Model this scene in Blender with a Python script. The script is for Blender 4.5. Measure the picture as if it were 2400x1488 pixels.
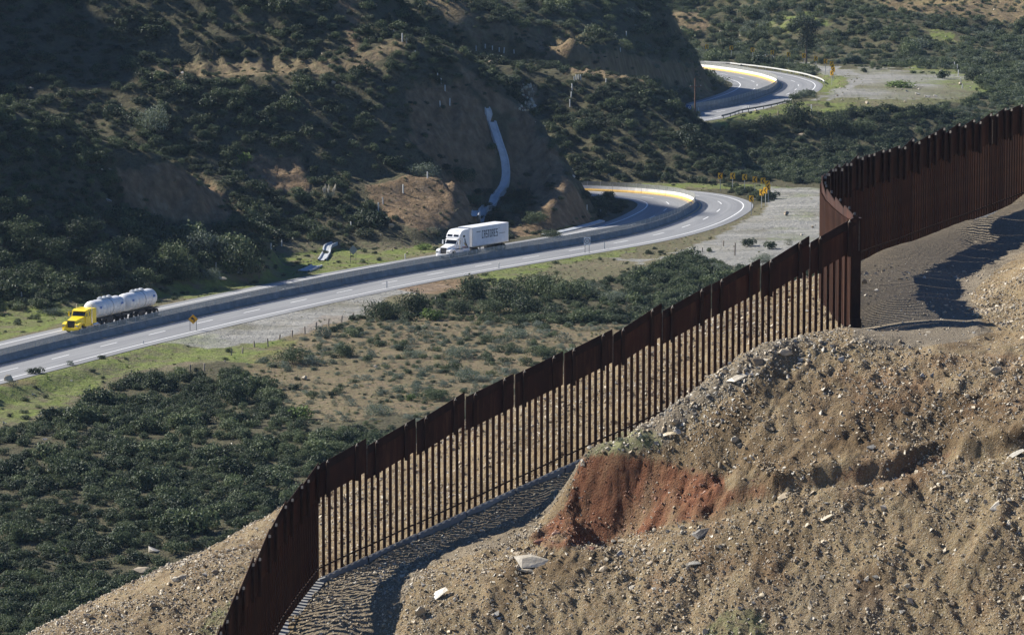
import bpy, bmesh, math, random
import numpy as np
from mathutils import Vector, Matrix

random.seed(7)
scene = bpy.context.scene
for o in list(bpy.data.objects):
    bpy.data.objects.remove(o)

# ------------------------------------------------------------------ camera
F = 10200.0                       # focal length in photo pixels (2400 wide)
TH = math.atan(1234.0 / F)
CAMZ = 100.0
HAZE = 0.000033
cam_d = bpy.data.cameras.new("camera")
cam = bpy.data.objects.new("camera", cam_d)
scene.collection.objects.link(cam)
cam_d.sensor_width = 36.0
cam_d.lens = 36.0 * F / 2400.0
cam_d.clip_start = 1.0
cam_d.clip_end = 6000.0
cam.location = (0, 0, CAMZ)
cam.rotation_euler = (math.pi / 2 - TH, 0, 0)
scene.camera = cam

# ------------------------------------------------------------------ light
SUN_EL = math.radians(35.0)
SUN_AZ = math.radians(26.0)       # sun stands to the left, this much beyond the picture plane
S = Vector((-math.cos(SUN_AZ) * math.cos(SUN_EL), math.sin(SUN_AZ) * math.cos(SUN_EL), math.sin(SUN_EL)))
world = bpy.data.worlds.new("World")
scene.world = world
world.use_nodes = True
wn = world.node_tree
sky = wn.nodes.new("ShaderNodeTexSky")
sky.sky_type = 'NISHITA'
sky.sun_disc = False
sky.sun_elevation = SUN_EL
sky.sun_rotation = math.atan2(S.x, S.y)
sky.air_density = 1.0
sky.dust_density = 0.15
sky.ozone_density = 3.0
tint = wn.nodes.new("ShaderNodeMix"); tint.data_type = 'RGBA'; tint.blend_type = 'MULTIPLY'; tint.inputs[0].default_value = 1.0
tint.inputs[7].default_value = (0.62, 0.86, 1.25, 1)      # white balance of the photograph
wn.links.new(sky.outputs[0], tint.inputs[6])
wn.links.new(tint.outputs[2], wn.nodes["Background"].inputs[0])
wn.nodes["Background"].inputs[1].default_value = 0.05
sun_d = bpy.data.lights.new("sun", 'SUN')
sun_d.energy = 5.0
sun_d.angle = math.radians(0.53)
sun_d.color = (1.0, 0.95, 0.86)
sun = bpy.data.objects.new("sun", sun_d)
scene.collection.objects.link(sun)
sun.rotation_euler = S.to_track_quat('Z', 'Y').to_euler()
sun.location = (-60, 300, 260)
vs = scene.view_settings
scene.display_settings.display_device = 'sRGB'
vs.view_transform = 'Standard'
vs.look = 'None'
vs.exposure = 0.98
vs.gamma = 1.0
vs.use_curve_mapping = False
scene.cycles.use_denoising = True
scene.cycles.max_bounces = 4
scene.cycles.diffuse_bounces = 2
scene.cycles.glossy_bounces = 2
scene.cycles.transmission_bounces = 2
scene.cycles.volume_bounces = 0

# ------------------------------------------------------------------ survey helpers
CT, ST = math.cos(TH), math.sin(TH)
def P(px, py, D):
    """point seen at photo pixel px,py standing D metres out"""
    dx = px - 1200.0; u = 744.0 - py
    dy = F * CT + u * ST
    dz = -F * ST + u * CT
    return (dx * D / dy, D, CAMZ + dz * D / dy)
def PZ(px, py, z):
    dx = px - 1200.0; u = 744.0 - py
    dy = F * CT + u * ST
    dz = -F * ST + u * CT
    t = (z - CAMZ) / dz
    return (dx * t, dy * t, z)
def proj(x, y, z):
    zz = z - CAMZ
    fw = y * CT - zz * ST
    up = y * ST + zz * CT
    return 1200.0 + F * x / fw, 744.0 - F * up / fw

class RBF:
    def __init__(s, pts, c, smooth=0.0, drop=None):
        p = []
        for q in pts:                 # no two control points on one spot
            if all((q[0] - a[0]) ** 2 + (q[1] - a[1]) ** 2 > 0.36 for a in p): p.append(q)
        p = np.array(p, float)
        s.drop = drop; s.lo = p[:, :2].min(0); s.hi = p[:, :2].max(0)
        s.xy = p[:, :2]; s.c = c
        n = len(p)
        d2 = ((s.xy[:, None] - s.xy[None]) ** 2).sum(-1)
        K = -np.sqrt(d2 + c * c) - np.eye(n) * smooth
        s.m = s.xy.mean(0); s.sc = 100.0
        A = np.ones((n, 3)); A[:, 1:] = (s.xy - s.m) / s.sc
        M = np.zeros((n + 3, n + 3)); M[:n, :n] = K; M[:n, n:] = A; M[n:, :n] = A.T
        s.w = np.linalg.solve(M, np.concatenate([p[:, 2], np.zeros(3)]))
    def __call__(s, x, y):
        x = np.asarray(x, float); y = np.asarray(y, float)
        sh = x.shape; x = x.ravel(); y = y.ravel()
        out = s.w[-3] + s.w[-2] * (x - s.m[0]) / s.sc + s.w[-1] * (y - s.m[1]) / s.sc
        for (a, b), w in zip(s.xy, s.w[:-3]):
            out -= w * np.sqrt((x - a) ** 2 + (y - b) ** 2 + s.c * s.c)
        if s.drop:                    # the hill sinks away beyond its surveyed extent
            ox = np.maximum(np.maximum(s.lo[0] - x, x - s.hi[0]), 0); oy = np.maximum(np.maximum(s.lo[1] - y, y - s.hi[1]), 0)
            out -= s.drop * np.hypot(ox, oy)
        return out.reshape(sh)

def _hash(ix, iy, seed):
    h = (ix.astype(np.int64) * 374761393 + iy.astype(np.int64) * 668265263 + seed * 1442695041) & 0xFFFFFFFF
    h = ((h ^ (h >> 13)) * 1274126177) & 0xFFFFFFFF
    h = (h ^ (h >> 16)) & 0xFFFFFFFF
    return h / 4294967295.0
def vnoise(x, y, seed=0):
    ix = np.floor(x); iy = np.floor(y)
    fx = x - ix; fy = y - iy
    fx = fx * fx * (3 - 2 * fx); fy = fy * fy * (3 - 2 * fy)
    a = _hash(ix, iy, seed); b = _hash(ix + 1, iy, seed)
    c = _hash(ix, iy + 1, seed); d = _hash(ix + 1, iy + 1, seed)
    return (a + (b - a) * fx) * (1 - fy) + (c + (d - c) * fx) * fy
def fbm(x, y, sc, oct=4, seed=0, gain=0.5):
    v = 0.0; a = 1.0; t = 0.0
    x = np.asarray(x, float) / sc; y = np.asarray(y, float) / sc
    for k in range(oct):
        v = v + a * (vnoise(x + 17.3 * k, y - 9.1 * k, seed + k) * 2 - 1); t += a
        a *= gain; x = x * 2.03; y = y * 2.03
    return v / t
def sstep(a, b, x):
    t = np.clip((x - a) / (b - a), 0, 1)
    return t * t * (3 - 2 * t)
def inpoly(px, py, poly):
    px = np.asarray(px, float); py = np.asarray(py, float)
    r = np.zeros(px.shape, bool)
    n = len(poly); j = n - 1
    for i in range(n):
        xi, yi = poly[i]; xj, yj = poly[j]
        if yi != yj:
            c = ((yi > py) != (yj > py)) & (px < (xj - xi) * (py - yi) / (yj - yi) + xi)
            r ^= c
        j = i
    return r

def catmull(pts, step):
    pts = [Vector(p) for p in pts]
    pts = [2 * pts[0] - pts[1]] + pts + [2 * pts[-1] - pts[-2]]
    out = []
    for i in range(1, len(pts) - 2):
        a, b, c, d = pts[i - 1:i + 3]
        n = max(2, int((c - b).length / 0.5))
        for k in range(n):
            t = k / n
            out.append(0.5 * ((2 * b) + (c - a) * t + (2 * a - 5 * b + 4 * c - d) * t * t + (3 * b - a - 3 * c + d) * t ** 3))
    out.append(pts[-2])
    L = [0.0]
    for i in range(1, len(out)): L.append(L[-1] + (out[i] - out[i - 1]).length)
    n = int(L[-1] / step); res = []; j = 0
    for k in range(n + 1):
        s = L[-1] * k / n
        while j < len(L) - 2 and L[j + 1] < s: j += 1
        t = (s - L[j]) / max(1e-9, L[j + 1] - L[j])
        res.append(out[j].lerp(out[j + 1], t))
    return res

# ------------------------------------------------------------------ roads (median lines)
ZL, ZU = CAMZ - 69.0, CAMZ - 63.0
def line(px, z): return [Vector(PZ(a, b, z)) for a, b in px]
low_px = [(-260, 912), (0, 849), (208, 797), (500, 730), (840, 659), (1040, 623), (1240, 590), (1400, 563), (1500, 541.5), (1571, 519), (1612, 499),
          (1628, 486), (1627, 476), (1606, 467), (1571, 460), (1500, 453), (1430, 449), (1354, 446), (1280, 444)]
low = line(low_px, ZL)
low += [Vector((low[-1].x - 14, low[-1].y + 1, ZL)), Vector((low[-1].x - 30, low[-1].y + 3, ZL))]
LOW = catmull(low, 1.0)
up_px = [(1520, 282), (1628, 262), (1700, 249.5), (1760, 233), (1805, 216.5), (1822, 203), (1818, 194), (1800, 187), (1775, 180), (1730, 171.5), (1685, 165), (1643, 160.5), (1590, 157)]
upr = line(up_px, ZU)
upr = [Vector((upr[0].x - 30, upr[0].y - 9, ZU))] + upr + [Vector((upr[-1].x - 30, upr[-1].y + 2, ZU))]
UPR = catmull(upr, 1.0)
def dist_line(x, y, L):
    x = np.asarray(x, float); y = np.asarray(y, float)
    d = np.full(x.shape, 1e9)
    A = np.array([(p.x, p.y) for p in L[::3]])
    lo = A.min(0) - 25; hi = A.max(0) + 25
    m = (x > lo[0]) & (x < hi[0]) & (y > lo[1]) & (y < hi[1])
    xs, ys = x[m], y[m]
    if len(xs):
        dd = np.full(xs.shape, 1e9)
        for a, b in A: dd = np.minimum(dd, (xs - a) ** 2 + (ys - b) ** 2)
        d[m] = np.sqrt(dd)
    return d

# ------------------------------------------------------------------ valley terrain
def W(px, D, z):
    """column of the photo px, D metres out, height z relative to the camera"""
    return ((px - 1200.0) * D / F, D, CAMZ + z)
def WS(d0, k, px, D, z): return W(px, d0 + (D - d0) * k, z)
def pp(l): return [P(*a) for a in l]
def squeeze(l, d0, k):
    return [(a, b, d0 + (d - d0) * k) for a, b, d in l]
BASE = RBF(pp([(-400,950,497),(-400,1488,400),(0,950,497),(0,1100,455),(0,1300,422),(0,1488,400),(500,950,500),(500,1100,458),(500,1300,422),(600,1488,398),
    (900,900,508),(900,1000,478),(900,1150,446),(900,1488,392),(1400,700,592),(1400,800,545),(1400,1000,478),(1400,1488,392),(1900,600,646),(1900,700,592),(1900,1000,478),
    (1900,1488,392),(2500,600,646),(2500,1000,478),(2500,1488,392),(1500,430,765),(1800,434,762),(1950,425,768),(2300,425,768),
    (1640,350,832),(1900,345,838),(2100,340,842),(2400,330,850),
    (1640,288,842),(1780,270,850),(1900,257,858),(2130,262,856),(2400,216,905),(2600,190,940),
    (2000,170,974),(2300,180,958),(1700,120,1052),(1900,148,1007),(2100,158,991),(2400,170,973),
    (1200,250,868),(1200,150,1000),(800,450,748),(800,250,868),(200,600,646),(-300,600,646),(200,300,813),(-300,300,813)])
    + [W(px, 2200, -40) for px in (-2000, 0, 1500, 3000, 4500)] + [W(-3000, 600, -60), W(-3000, 900, -50), W(4500, 700, -60), W(4500, 1000, -50), W(1200, 250, -85), W(-1500, 250, -85), W(4000, 250, -85)], 5.0)
S1 = RBF(pp(squeeze([(-100,215,622),(0,240,630),(130,300,632),(250,335,632),(400,385,634),(480,440,637),(560,492,641),
    (0,260,655),(130,340,652),(250,385,652),(400,440,653),(480,480,655),(560,510,662),
    (0,400,608),(0,600,590),(0,700,578),(0,735,572),(150,450,613),(150,600,596),(150,720,574),(300,400,629),(300,505,622),(350,590,612),(350,690,594),
    (420,500,629),(480,520,630),(480,600,618),(480,645,608),(600,530,644),(600,600,632),(620,625,622),(-200,400,600),(-200,700,572)], 590, 0.85))
    + [WS(590, 0.85, *a) for a in [(700, 650, -75), (700, 600, -80), (900, 680, -85), (500, 560, -80), (200, 540, -80), (-100, 530, -80), (1300, 700, -110), (1300, 500, -110), (0, 700, -62), (300, 690, -64), (600, 700, -72), (0, 850, -80), (900, 850, -100), (-800, 560, -62), (-800, 700, -52)]], 3.0, 0.0, 3.0)
S2 = RBF(pp(squeeze([(600,500,657),(700,470,666),(750,430,673),(560,440,664),(650,440,671),
    (1110,520,691),(1160,450,705),(1188,380,712),(1150,270,720),
    (1380,527,696),(1300,543,686),(1245,553,678),(1190,562,672),(1130,560,672),
    (1345,430,703),(1330,400,708),(1280,330,716),(1240,275,724),(1180,210,728),(1130,165,730),(1050,110,731),(950,92,730),
    (1250,450,701),(1225,400,712),(1300,480,693),(1240,510,688),(1210,330,718),
    (950,200,712),(950,300,700),(1000,380,694),(800,200,708),(800,330,690),(780,410,680),(600,175,706),(600,300,688),(600,400,675),
    (400,190,700),(400,300,685),(300,185,700),(200,250,690),(100,200,695),(0,200,695),(200,320,675),(0,300,672),
    (600,155,716),(400,170,712),(820,130,722),(700,140,718),(830,60,735),(830,0,742),(600,60,730),(600,0,738),(300,100,722),(300,0,735),(0,100,715),(0,0,730),
    (830,-150,762),(300,-150,755),(0,-150,750),(-250,0,720),(-250,200,690),(950,60,860),(950,0,880),(1050,0,895),(1050,55,870)], 682, 0.72))
    + [WS(682, 0.72, *a) for a in [(1440, 722, -75), (1420, 755, -78), (1345, 745, -72), (1240, 765, -69), (1130, 785, -67), (1000, 800, -64), (900, 790, -58), (1500, 690, -85), (1700, 720, -110), (1400, 672, -76), (1250, 662, -76), (1100, 650, -76), (900, 655, -72), (750, 640, -72),
       (500, 640, -66), (200, 640, -62), (0, 640, -62), (1200, 600, -100), (500, 580, -90), (0, 560, -90), (1200, 860, -64), (1300, 830, -70), (900, 900, -45), (300, 850, -30), (-600, 760, 10), (-600, 640, -40), (1500, 900, -95)]], 2.5, 0.0, 3.0)
KN = RBF(pp(squeeze([(850,565,659),(1000,553,665),(1105,538,677),(880,412,690),(1000,420,688),(1085,440,688),(1040,450,684),(1000,485,678),(930,450,682),(870,500,672),(760,545,659),(700,565,654),(650,590,645),
    (780,430,680),(1100,470,686),(830,400,694)], 664, 0.75))
    + [WS(664, 0.75, *a) for a in [(1135, 690, -73), (1150, 675, -75), (600, 640, -73), (700, 630, -74), (850, 640, -76), (1000, 645, -76), (1120, 660, -76), (900, 715, -66), (1050, 712, -68), (750, 700, -66), (1200, 760, -90), (600, 700, -72), (400, 600, -90), (1400, 640, -100)]], 2.0, 0.0, 3.0)
S34 = RBF(pp(squeeze([(1340,426,767),(1500,430,767),(1600,432,767),(1700,434,767),(1790,436,765),
    (1250,260,800),(1230,205,806),(1340,178,812),(1500,192,815),(1400,300,790),(1500,310,789),(1600,262,812),(1620,300,804),(1700,352,794),(1780,415,774),
    (1340,172,845),(1500,190,852),(1620,246,852),(1300,150,872),(1500,170,880),(1600,212,880),(1655,240,884),
    (1300,120,885),(1300,60,900),(1300,0,915),(1450,100,905),(1450,0,935),(1550,0,960),(1605,80,985),(1645,150,980),(1683,222,968),(1560,170,893),(1200,168,866),(1200,112,868),(1320,165,870),(1320,112,873),(1450,172,876),(1450,125,880),(1560,198,884),(1560,135,888),
    (1100,0,880),(1130,60,870),(1100,120,850),(1200,180,845)], 770, 0.75))
    + [WS(770, 0.75, *a) for a in [(1610, 1025, -66), (1560, 1055, -68), (1715, 985, -70), (1720, 900, -72), (1700, 860, -70), (1760, 830, -74), (1860, 780, -76), (1800, 950, -85), (1900, 850, -90), (1300, 990, -52), (1500, 752, -74), (1700, 750, -76), (1300, 750, -74),
       (1200, 700, -90), (1700, 680, -100), (1300, -50 + 950, -30), (900, 900, -38), (1000, 1000, -30), (1200, 1100, -40), (2100, 900, -120), (1600, 1050, -75), (2100, 700, -120)]], 3.0, 0.0, 3.0)
FAR = RBF(pp([(1300,130,1045),(1500,122,1052),(1700,116,1060),(1900,146,1014),(2100,156,998),(2250,163,990),(2400,168,985),(2550,165,985),
    (1600,60,1080),(1700,50,1090),(1700,0,1110),(1900,80,1048),(1900,0,1090),(2100,90,1032),(2060,30,1075),(2200,70,1042),(2100,0,1095),(2300,120,1018),(2300,60,1070),(2300,0,1120),(2400,90,1050),(2400,0,1125),(2550,80,1040),
    (1700,-150,1200),(1900,-200,1220),(2300,-200,1240),(1200,-200,1200),(1400,0,1100)])
    + [W(2200, 1500, 30), W(1200, 1500, 30), W(0, 1500, 40), W(3500, 1500, 30), W(3200, 1100, -20), W(1900, 940, -75), W(2400, 940, -72), W(1600, 980, -75), W(1200, 960, -80), W(2000, 800, -120), W(1000, 800, -120), W(2800, 900, -75)], 4.0, 0.0, 3.0)

def shade_ridge(x, y):
    # unseen ridge added left of the frame, crest shaped to shade the upper slopes
    t = np.clip((x + 235.0) / 150.0, -1.2, 1.3)
    prof = 1.0 - np.abs(t) ** 1.25
    crest = np.interp(y, [725, 765, 780, 812, 838, 852, 884, 1000, 1400], [8, 148, 162, 164, 202, 198, 110, 95, 90])
    crest = crest + 14 * fbm(y, y * 0 + 3.0, 40.0, 3, 5) * sstep(735, 765, y)
    return CAMZ - 72.0 + crest * prof

RILL = [[(200,360),(400,370),(540,450),(580,510),(470,530),(340,520),(270,490)],[(560,340),(720,350),(760,460),(640,460),(560,420)],
        [(1190,250),(1290,310),(1380,430),(1410,530),(1300,560),(1180,570),(1235,470),(1195,380)],[(950,200),(1100,180),(1160,280),(1150,440),(1090,490),(960,330)],
        [(360,120),(620,100),(830,110),(700,165),(400,180)],[(1130,60),(1330,70),(1400,110),(1640,60),(1690,230),(1560,205),(1330,175)]]
def valley(x, y, fine=True):
    x = np.asarray(x, float); y = np.asarray(y, float)
    z0 = BASE(x, y)
    l1, l2, l3, l4, l5 = S1(x, y), S2(x, y), KN(x, y), S34(x, y), FAR(x, y)
    hill = np.maximum.reduce([l1, l2, l3, l4, l5])
    z = np.maximum(z0, hill)
    z = np.maximum(z, shade_ridge(x, y))
    hm = sstep(0.0, 3.0, hill - z0)             # 1 on the hills, 0 on the flats
    n = fbm(x, y, 14.0, 4, 11) * (0.35 + 1.1 * hm) + fbm(x, y, 3.0, 2, 31) * (0.10 + 0.28 * hm)
    d1 = dist_line(x, y, LOW); d2 = dist_line(x, y, UPR)
    k1 = sstep(10.6, 15.0, d1); k2 = sstep(10.8, 15.0, d2)
    kk = sstep(9.0, 24.0, np.minimum(d1, d2))
    z = z + n * kk
    z = z + sstep(1015, 1070, y) * (7.5 * (1 - 2.2 * np.abs(fbm(x + 0.5 * y, y * 0.6, 55.0, 3, 92))) - 3.0) * sstep(-60, 20, x + 0 * y)
    # gullies and folds
    z = z - hm * kk * 0.9 * np.abs(fbm(x + 0.4 * y, y * 0.35, 9.0, 3, 77))
    px, py = proj(x, y, z)
    cm = np.zeros(x.shape)
    for q in RILL: cm = np.maximum(cm, inpoly(px, py, q).astype(float))
    z = z - cm * hm * kk * (2.3 * np.abs(fbm(x + 0.15 * y, y * 0.2, 3.2, 4, 88, 0.6)) + 0.8 * np.abs(fbm(x, y, 1.8, 2, 89)))
    z = (ZL - 0.05) * (1 - k1) + z * k1
    z = (ZU - 0.05) * (1 - k2) + z * k2
    return z
# ------------------------------------------------------------------ near hillside
# fence line (photo px, py, D): runs up the descending stretch, along the front, then round the bend
FL_LEFT = [(480,1850,184.6),(517,1762,186.8),(555,1680,189),(593,1600,191.2),(631,1525,193.4),(669,1460,195.6),(707,1408,197.8),(745,1360,200)]
FL_FRONT = [(745 + (2010 - 745) * k / 11.0, 1360 + (783 - 1360) * k / 11.0, 200 + 5.0 * k / 11.0) for k in range(12)]
W_PX = [(1994,772,205.8),(1973,758,207.8),(1952,738,209.9),(1932,716,212.0),(1921.5,694,214.0),(1921,676,215.8),(1928,664,217.5),(1944,652,219.2),(1958,644,220.8),(1978,634,222.6),
        (2005,621,224.6),(2031,610,226.5),(2067,597,228.3),(2104,585,230.1),(2136,572,231.8),(2175,557,233.6),(2209,545,235.3),(2245,532,237),(2279,520,238.6),(2320,505,240.3),(2352,492,241.9),(2392,477,243.5),(2432,462,245),(2475,446,246.6)]
NP = pp(FL_LEFT) + pp(FL_FRONT) + pp(W_PX)
NP += pp([ # ground beyond the fence
    (745,1162,215),(1057,1005,216),(1370,868,217),(1700,718,219),(1850,665,220),(900,1085,215.5),(1200,935,216.5),(1550,790,218),
    (640,1205,212),(640,1300,205),(560,1330,203),(500,1488,199),(543,1560,194),(400,1325,207),(400,1400,202),(300,1378,205),(300,1488,199),(100,1488,201),(100,1700,190),(400,1700,190),(-200,1640,200),
    (200,1435,203),(1890,700,215)])
NP += [W(px, 232, z) for px, z in ((745,-45),(1057,-43),(1370,-40),(1700,-36),(400,-50),(0,-55))] + [W(px, 262, z) for px, z in ((745,-70),(1057,-68),(1370,-66),(1700,-62),(400,-76),(-200,-80))]
NP += [W(-300, 215, -50), W(-400, 190, -46), W(1890, 228, -30), W(1880, 245, -42), W(1960, 262, -50), W(2300, 275, -40), W(2500, 290, -40)]
NP += pp([ # ground inside the fence
    (1300,1182,198),(1100,1292,196.3),(900,1405,194),(800,1490,192.4),(690,1560,192),(620,1700,187.5),(1240,1190,199.5),(1000,1330,196.6),(1345,1130,200.2),
    (860,1500,192),
    # crest of the mound
    (1372,1070,197.6),(1450,1030,197.4),(1500,1000,197.2),(1600,930,197),(1700,862,197.4),(1790,812,197.8),(1850,792,198.4),(1930,790,198.5),(2000,797,197.9),(2200,826,195.8),(2400,861,194),(2600,880,193),
    (1450,1064,196.6),(1560,1080,195.6),(1372,1084,197.3),
    # upper face and notch
    (2000,870,196.0),(2000,950,194.0),(2000,1060,191.9),(2000,1094,192.1),(2000,1120,189.4),(2200,960,192.8),(2200,1035,191.6),(2200,1060,191.8),(2200,1086,189.2),(2400,960,191.3),(2400,1020,190.8),(2400,1038,190.9),(2400,1062,188.1),
    (1700,1000,194.9),(1700,1110,193.9),(1700,1166,194.1),(1700,1194,191.2),(1850,1060,192.7),(1850,1122,192.8),(1850,1150,190.1),(1850,950,194.9),(1850,860,196.8),(1700,930,196.1),(1580,1130,195.0),(1580,1203,195.0),(1580,1232,192.2),
    (1450,1225,195.5),(1430,1272,193.2),(1450,1330,190.9),(1372,1205,196.4),(1345,1225,195.8),(1270,1265,195.2),(1330,1275,193.4),
    # lower face
    (2000,1300,186.3),(2000,1488,183.4),(2000,1750,180),(2400,1250,184.3),(2400,1488,180.5),(2400,1750,176),(2700,1250,185),(2700,1000,190),(1700,1350,188.2),(1700,1488,185.6),(1700,1750,182.5),
    (1450,1488,187.4),(1450,1750,182.4),(1200,1310,193.2),(1200,1400,190.8),(1200,1488,189),(1200,1750,184.5),(1000,1352,193.8),(950,1425,192.3),(905,1488,191.3),(950,1488,190.4),(900,1700,186),(700,1800,185),
    # road and the dirt pile right of it
    (2100,700,208.5),(2200,680,212.5),(2150,780,201),(2300,800,199),(2400,800,198),(2400,492,237),(2300,560,229),(2250,600,224),(2350,760,202),(2400,590,225),(2300,640,219),(2470,560,227),(2150,650,215),(2250,720,206.5),(2200,760,202.6)])
NP += [W(2400, 212.5, -23.3), W(2345, 212, -24.0), W(2455, 209, -22.6), W(2400, 206.5, -24.1), W(2480, 203, -23.2), W(2600, 210, -21.5), W(2600, 222, -22.5), W(2330, 207, -24.5), W(2290, 209.5, -24.4), W(2700, 205, -21), W(2400, 217, -24.0)]
NP += [W(1450, 200.3, -31.0), W(1540, 200.3, -30.3), W(1620, 200.2, -29.6), W(1700, 200.3, -28.5), W(1790, 201.2, -27.0), W(1850, 201.8, -26.1), W(1930, 202, -25.4), W(1400, 199.6, -31.6)]
NEAR = RBF(NP, 0.7, 0.0)
RED = [(1372,1078),(1450,1062),(1560,1080),(1700,1110),(1850,1112),(1850,1142),(1700,1182),(1560,1232),(1430,1262),(1290,1290),(1240,1262),(1330,1190),(1352,1120)]
def near(x, y, fine=True):
    x = np.asarray(x, float); y = np.asarray(y, float)
    z = NEAR(x, y)
    px, py = proj(x, y, z)
    # smooth ground: the graded road and strip along the fence
    road = sstep(1990, 2030, px) * sstep(0, 26, (785 + (px - 2000) * 0.19) - py) * (1 - sstep(0, 60, (py - 620) * 0 + (px - 2275 + np.abs(py - 700) * 0.3)))
    rough = 1 - 0.95 * road
    strip = inpoly(px, py, [(640,1600),(745,1365),(1370,1082),(1372,1105),(1330,1180),(1240,1262),(1000,1330),(880,1488),(860,1600)]).astype(float)
    strip = strip * (1 - 0)
    face = sstep(-10, 40, py - (785 + np.abs(px - 1870) * 0.12)) * sstep(1300, 1420, px + (py - 1100) * 0.9)
    n = fbm(x, y, 2.6, 5, 3, 0.6) * 0.42
    # rills down the faces, running from upper right to lower left
    u = (x * 0.80 + y * 0.55); v = (x * 0.5 - y * 0.9)
    rill = np.abs(fbm(u * 1.0 + 0.2 * v, v * 0.30, 0.8, 4, 51)) * 0.34
    clod = fbm(x, y, 0.6, 3, 91, 0.8)
    z = z + n * rough * (1 - 0.5 * strip) - rill * face + clod * 0.095 * rough * (1 + 0.9 * face)
    red = inpoly(px, py, RED).astype(float)
    z = z + red * (fbm(x, y, 0.8, 4, 63, 0.65) * 0.36)
    nl = np.interp(px, [1290, 1450, 1580, 1700, 1850, 2000, 2200, 2400, 2600], [1280, 1252, 1222, 1182, 1138, 1108, 1074, 1050, 1035]) + fbm(x, y, 1.6, 3, 71) * 14
    dv = py - nl
    amp = sstep(1500, 1640, px)
    z = z + amp * (0.62 * sstep(2, -12, dv) * sstep(-230, -70, dv) - 0.22 * np.exp(-((dv - 9) / 9.0) ** 2) + 0.12 * np.exp(-((dv - 45) / 22.0) ** 2))
    # bulldozer track ridges in the strip
    z = z + strip * 0.035 * np.abs(vnoise(x * 0.6, y * 3.4, 7) * 2 - 1) + strip * fbm(x, y * 2.5, 0.5, 3, 12) * 0.07
    # wheel ripples on the road
    q = (y * 0.97 + x * 0.25)
    z = z + road * 0.004 * (vnoise(x * 0.5, q * 4.5, 19) * 2 - 1)
    return z

def hit(px, py, lo=395.0, hi=1250.0, which=None):
    """first ground point under a photo pixel"""
    f = which or valley
    Ds = np.arange(lo, hi, 1.0 if which is None else 0.25)
    pts = np.array([P(px, py, d) for d in Ds])
    z = f(pts[:, 0], pts[:, 1])
    b = np.where(pts[:, 2] < z)[0]
    if not len(b): return None
    i = b[0]
    if i == 0: return Vector((pts[0, 0], pts[0, 1], z[0]))
    a0 = pts[i - 1, 2] - z[i - 1]; a1 = pts[i, 2] - z[i]
    t = a0 / (a0 - a1)
    q = pts[i - 1] * (1 - t) + pts[i] * t
    return Vector(q)
def hitn(px, py): return hit(px, py, 176.0, 236.0, near)

# ------------------------------------------------------------------ materials
def mat(name, base=(0.5, 0.5, 0.5), rough=0.8, metal=0.0, spec=0.3):
    m = bpy.data.materials.new(name); m.use_nodes = True
    b = m.node_tree.nodes["Principled BSDF"]
    b.inputs["Base Color"].default_value = (*base, 1)
    b.inputs["Roughness"].default_value = rough
    b.inputs["Metallic"].default_value = metal
    b.inputs["Specular IOR Level"].default_value = spec
    return m
class NT:
    def __init__(s, m): s.t = m.node_tree; s.n = s.t.nodes; s.b = s.n["Principled BSDF"]
    def node(s, typ, **kw):
        n = s.n.new(typ)
        for k, v in kw.items(): setattr(n, k, v)
        return n
    def link(s, a, b): s.t.links.new(a, b)
    def coord(s, kind="Object"):
        return s.node("ShaderNodeTexCoord").outputs[kind]
    def noise(s, sc, det=4, rough=0.55, co=None, out="Fac", dist=0.0):
        n = s.node("ShaderNodeTexNoise"); n.inputs["Scale"].default_value = sc
        n.inputs["Detail"].default_value = det; n.inputs["Roughness"].default_value = rough; n.inputs["Distortion"].default_value = dist
        if co is not None: s.link(co, n.inputs["Vector"])
        return n.outputs[out]
    def map(s, co, sc=(1, 1, 1), rot=(0, 0, 0)):
        n = s.node("ShaderNodeMapping"); n.inputs["Scale"].default_value = sc; n.inputs["Rotation"].default_value = rot
        s.link(co, n.inputs["Vector"]); return n.outputs[0]
    def ramp(s, fac, stops, interp='LINEAR'):
        r = s.node("ShaderNodeValToRGB"); r.color_ramp.interpolation = interp
        e = r.color_ramp.elements
        while len(e) < len(stops): e.new(0.5)
        for i, (p, c) in enumerate(stops):
            e[i].position = p; e[i].color = (*c, 1) if len(c) == 3 else c
        s.link(fac, r.inputs[0]); return r.outputs[0]
    def mix(s, fac, a, b, mode='MIX'):
        m = s.node("ShaderNodeMix", data_type='RGBA', blend_type=mode)
        for sock, v in ((m.inputs[0], fac), (m.inputs[6], a), (m.inputs[7], b)):
            if isinstance(v, (int, float)): sock.default_value = v
            elif isinstance(v, tuple): sock.default_value = (*v, 1)
            else: s.link(v, sock)
        return m.outputs[2]
    def math(s, op, a, b=0.0, clamp=False):
        m = s.node("ShaderNodeMath", operation=op, use_clamp=clamp)
        for sock, v in ((m.inputs[0], a), (m.inputs[1], b)):
            if isinstance(v, (int, float)): sock.default_value = v
            else: s.link(v, sock)
        return m.outputs[0]
    def bump(s, h, st=0.5, dist=0.1, prev=None):
        b = s.node("ShaderNodeBump"); b.inputs["Strength"].default_value = st; b.inputs["Distance"].default_value = dist
        s.link(h, b.inputs["Height"])
        if prev is not None: s.link(prev, b.inputs["Normal"])
        return b.outputs[0]
    def color(s, c): s.link(c, s.b.inputs["Base Color"])
    def normal(s, n): s.link(n, s.b.inputs["Normal"])
    def attr(s, name):
        n = s.node("ShaderNodeAttribute"); n.attribute_name = name
        sp = s.node("ShaderNodeSeparateColor"); s.link(n.outputs["Color"], sp.inputs[0]); return [sp.outputs[0], sp.outputs[1], sp.outputs[2], n.outputs["Alpha"]]

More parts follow.
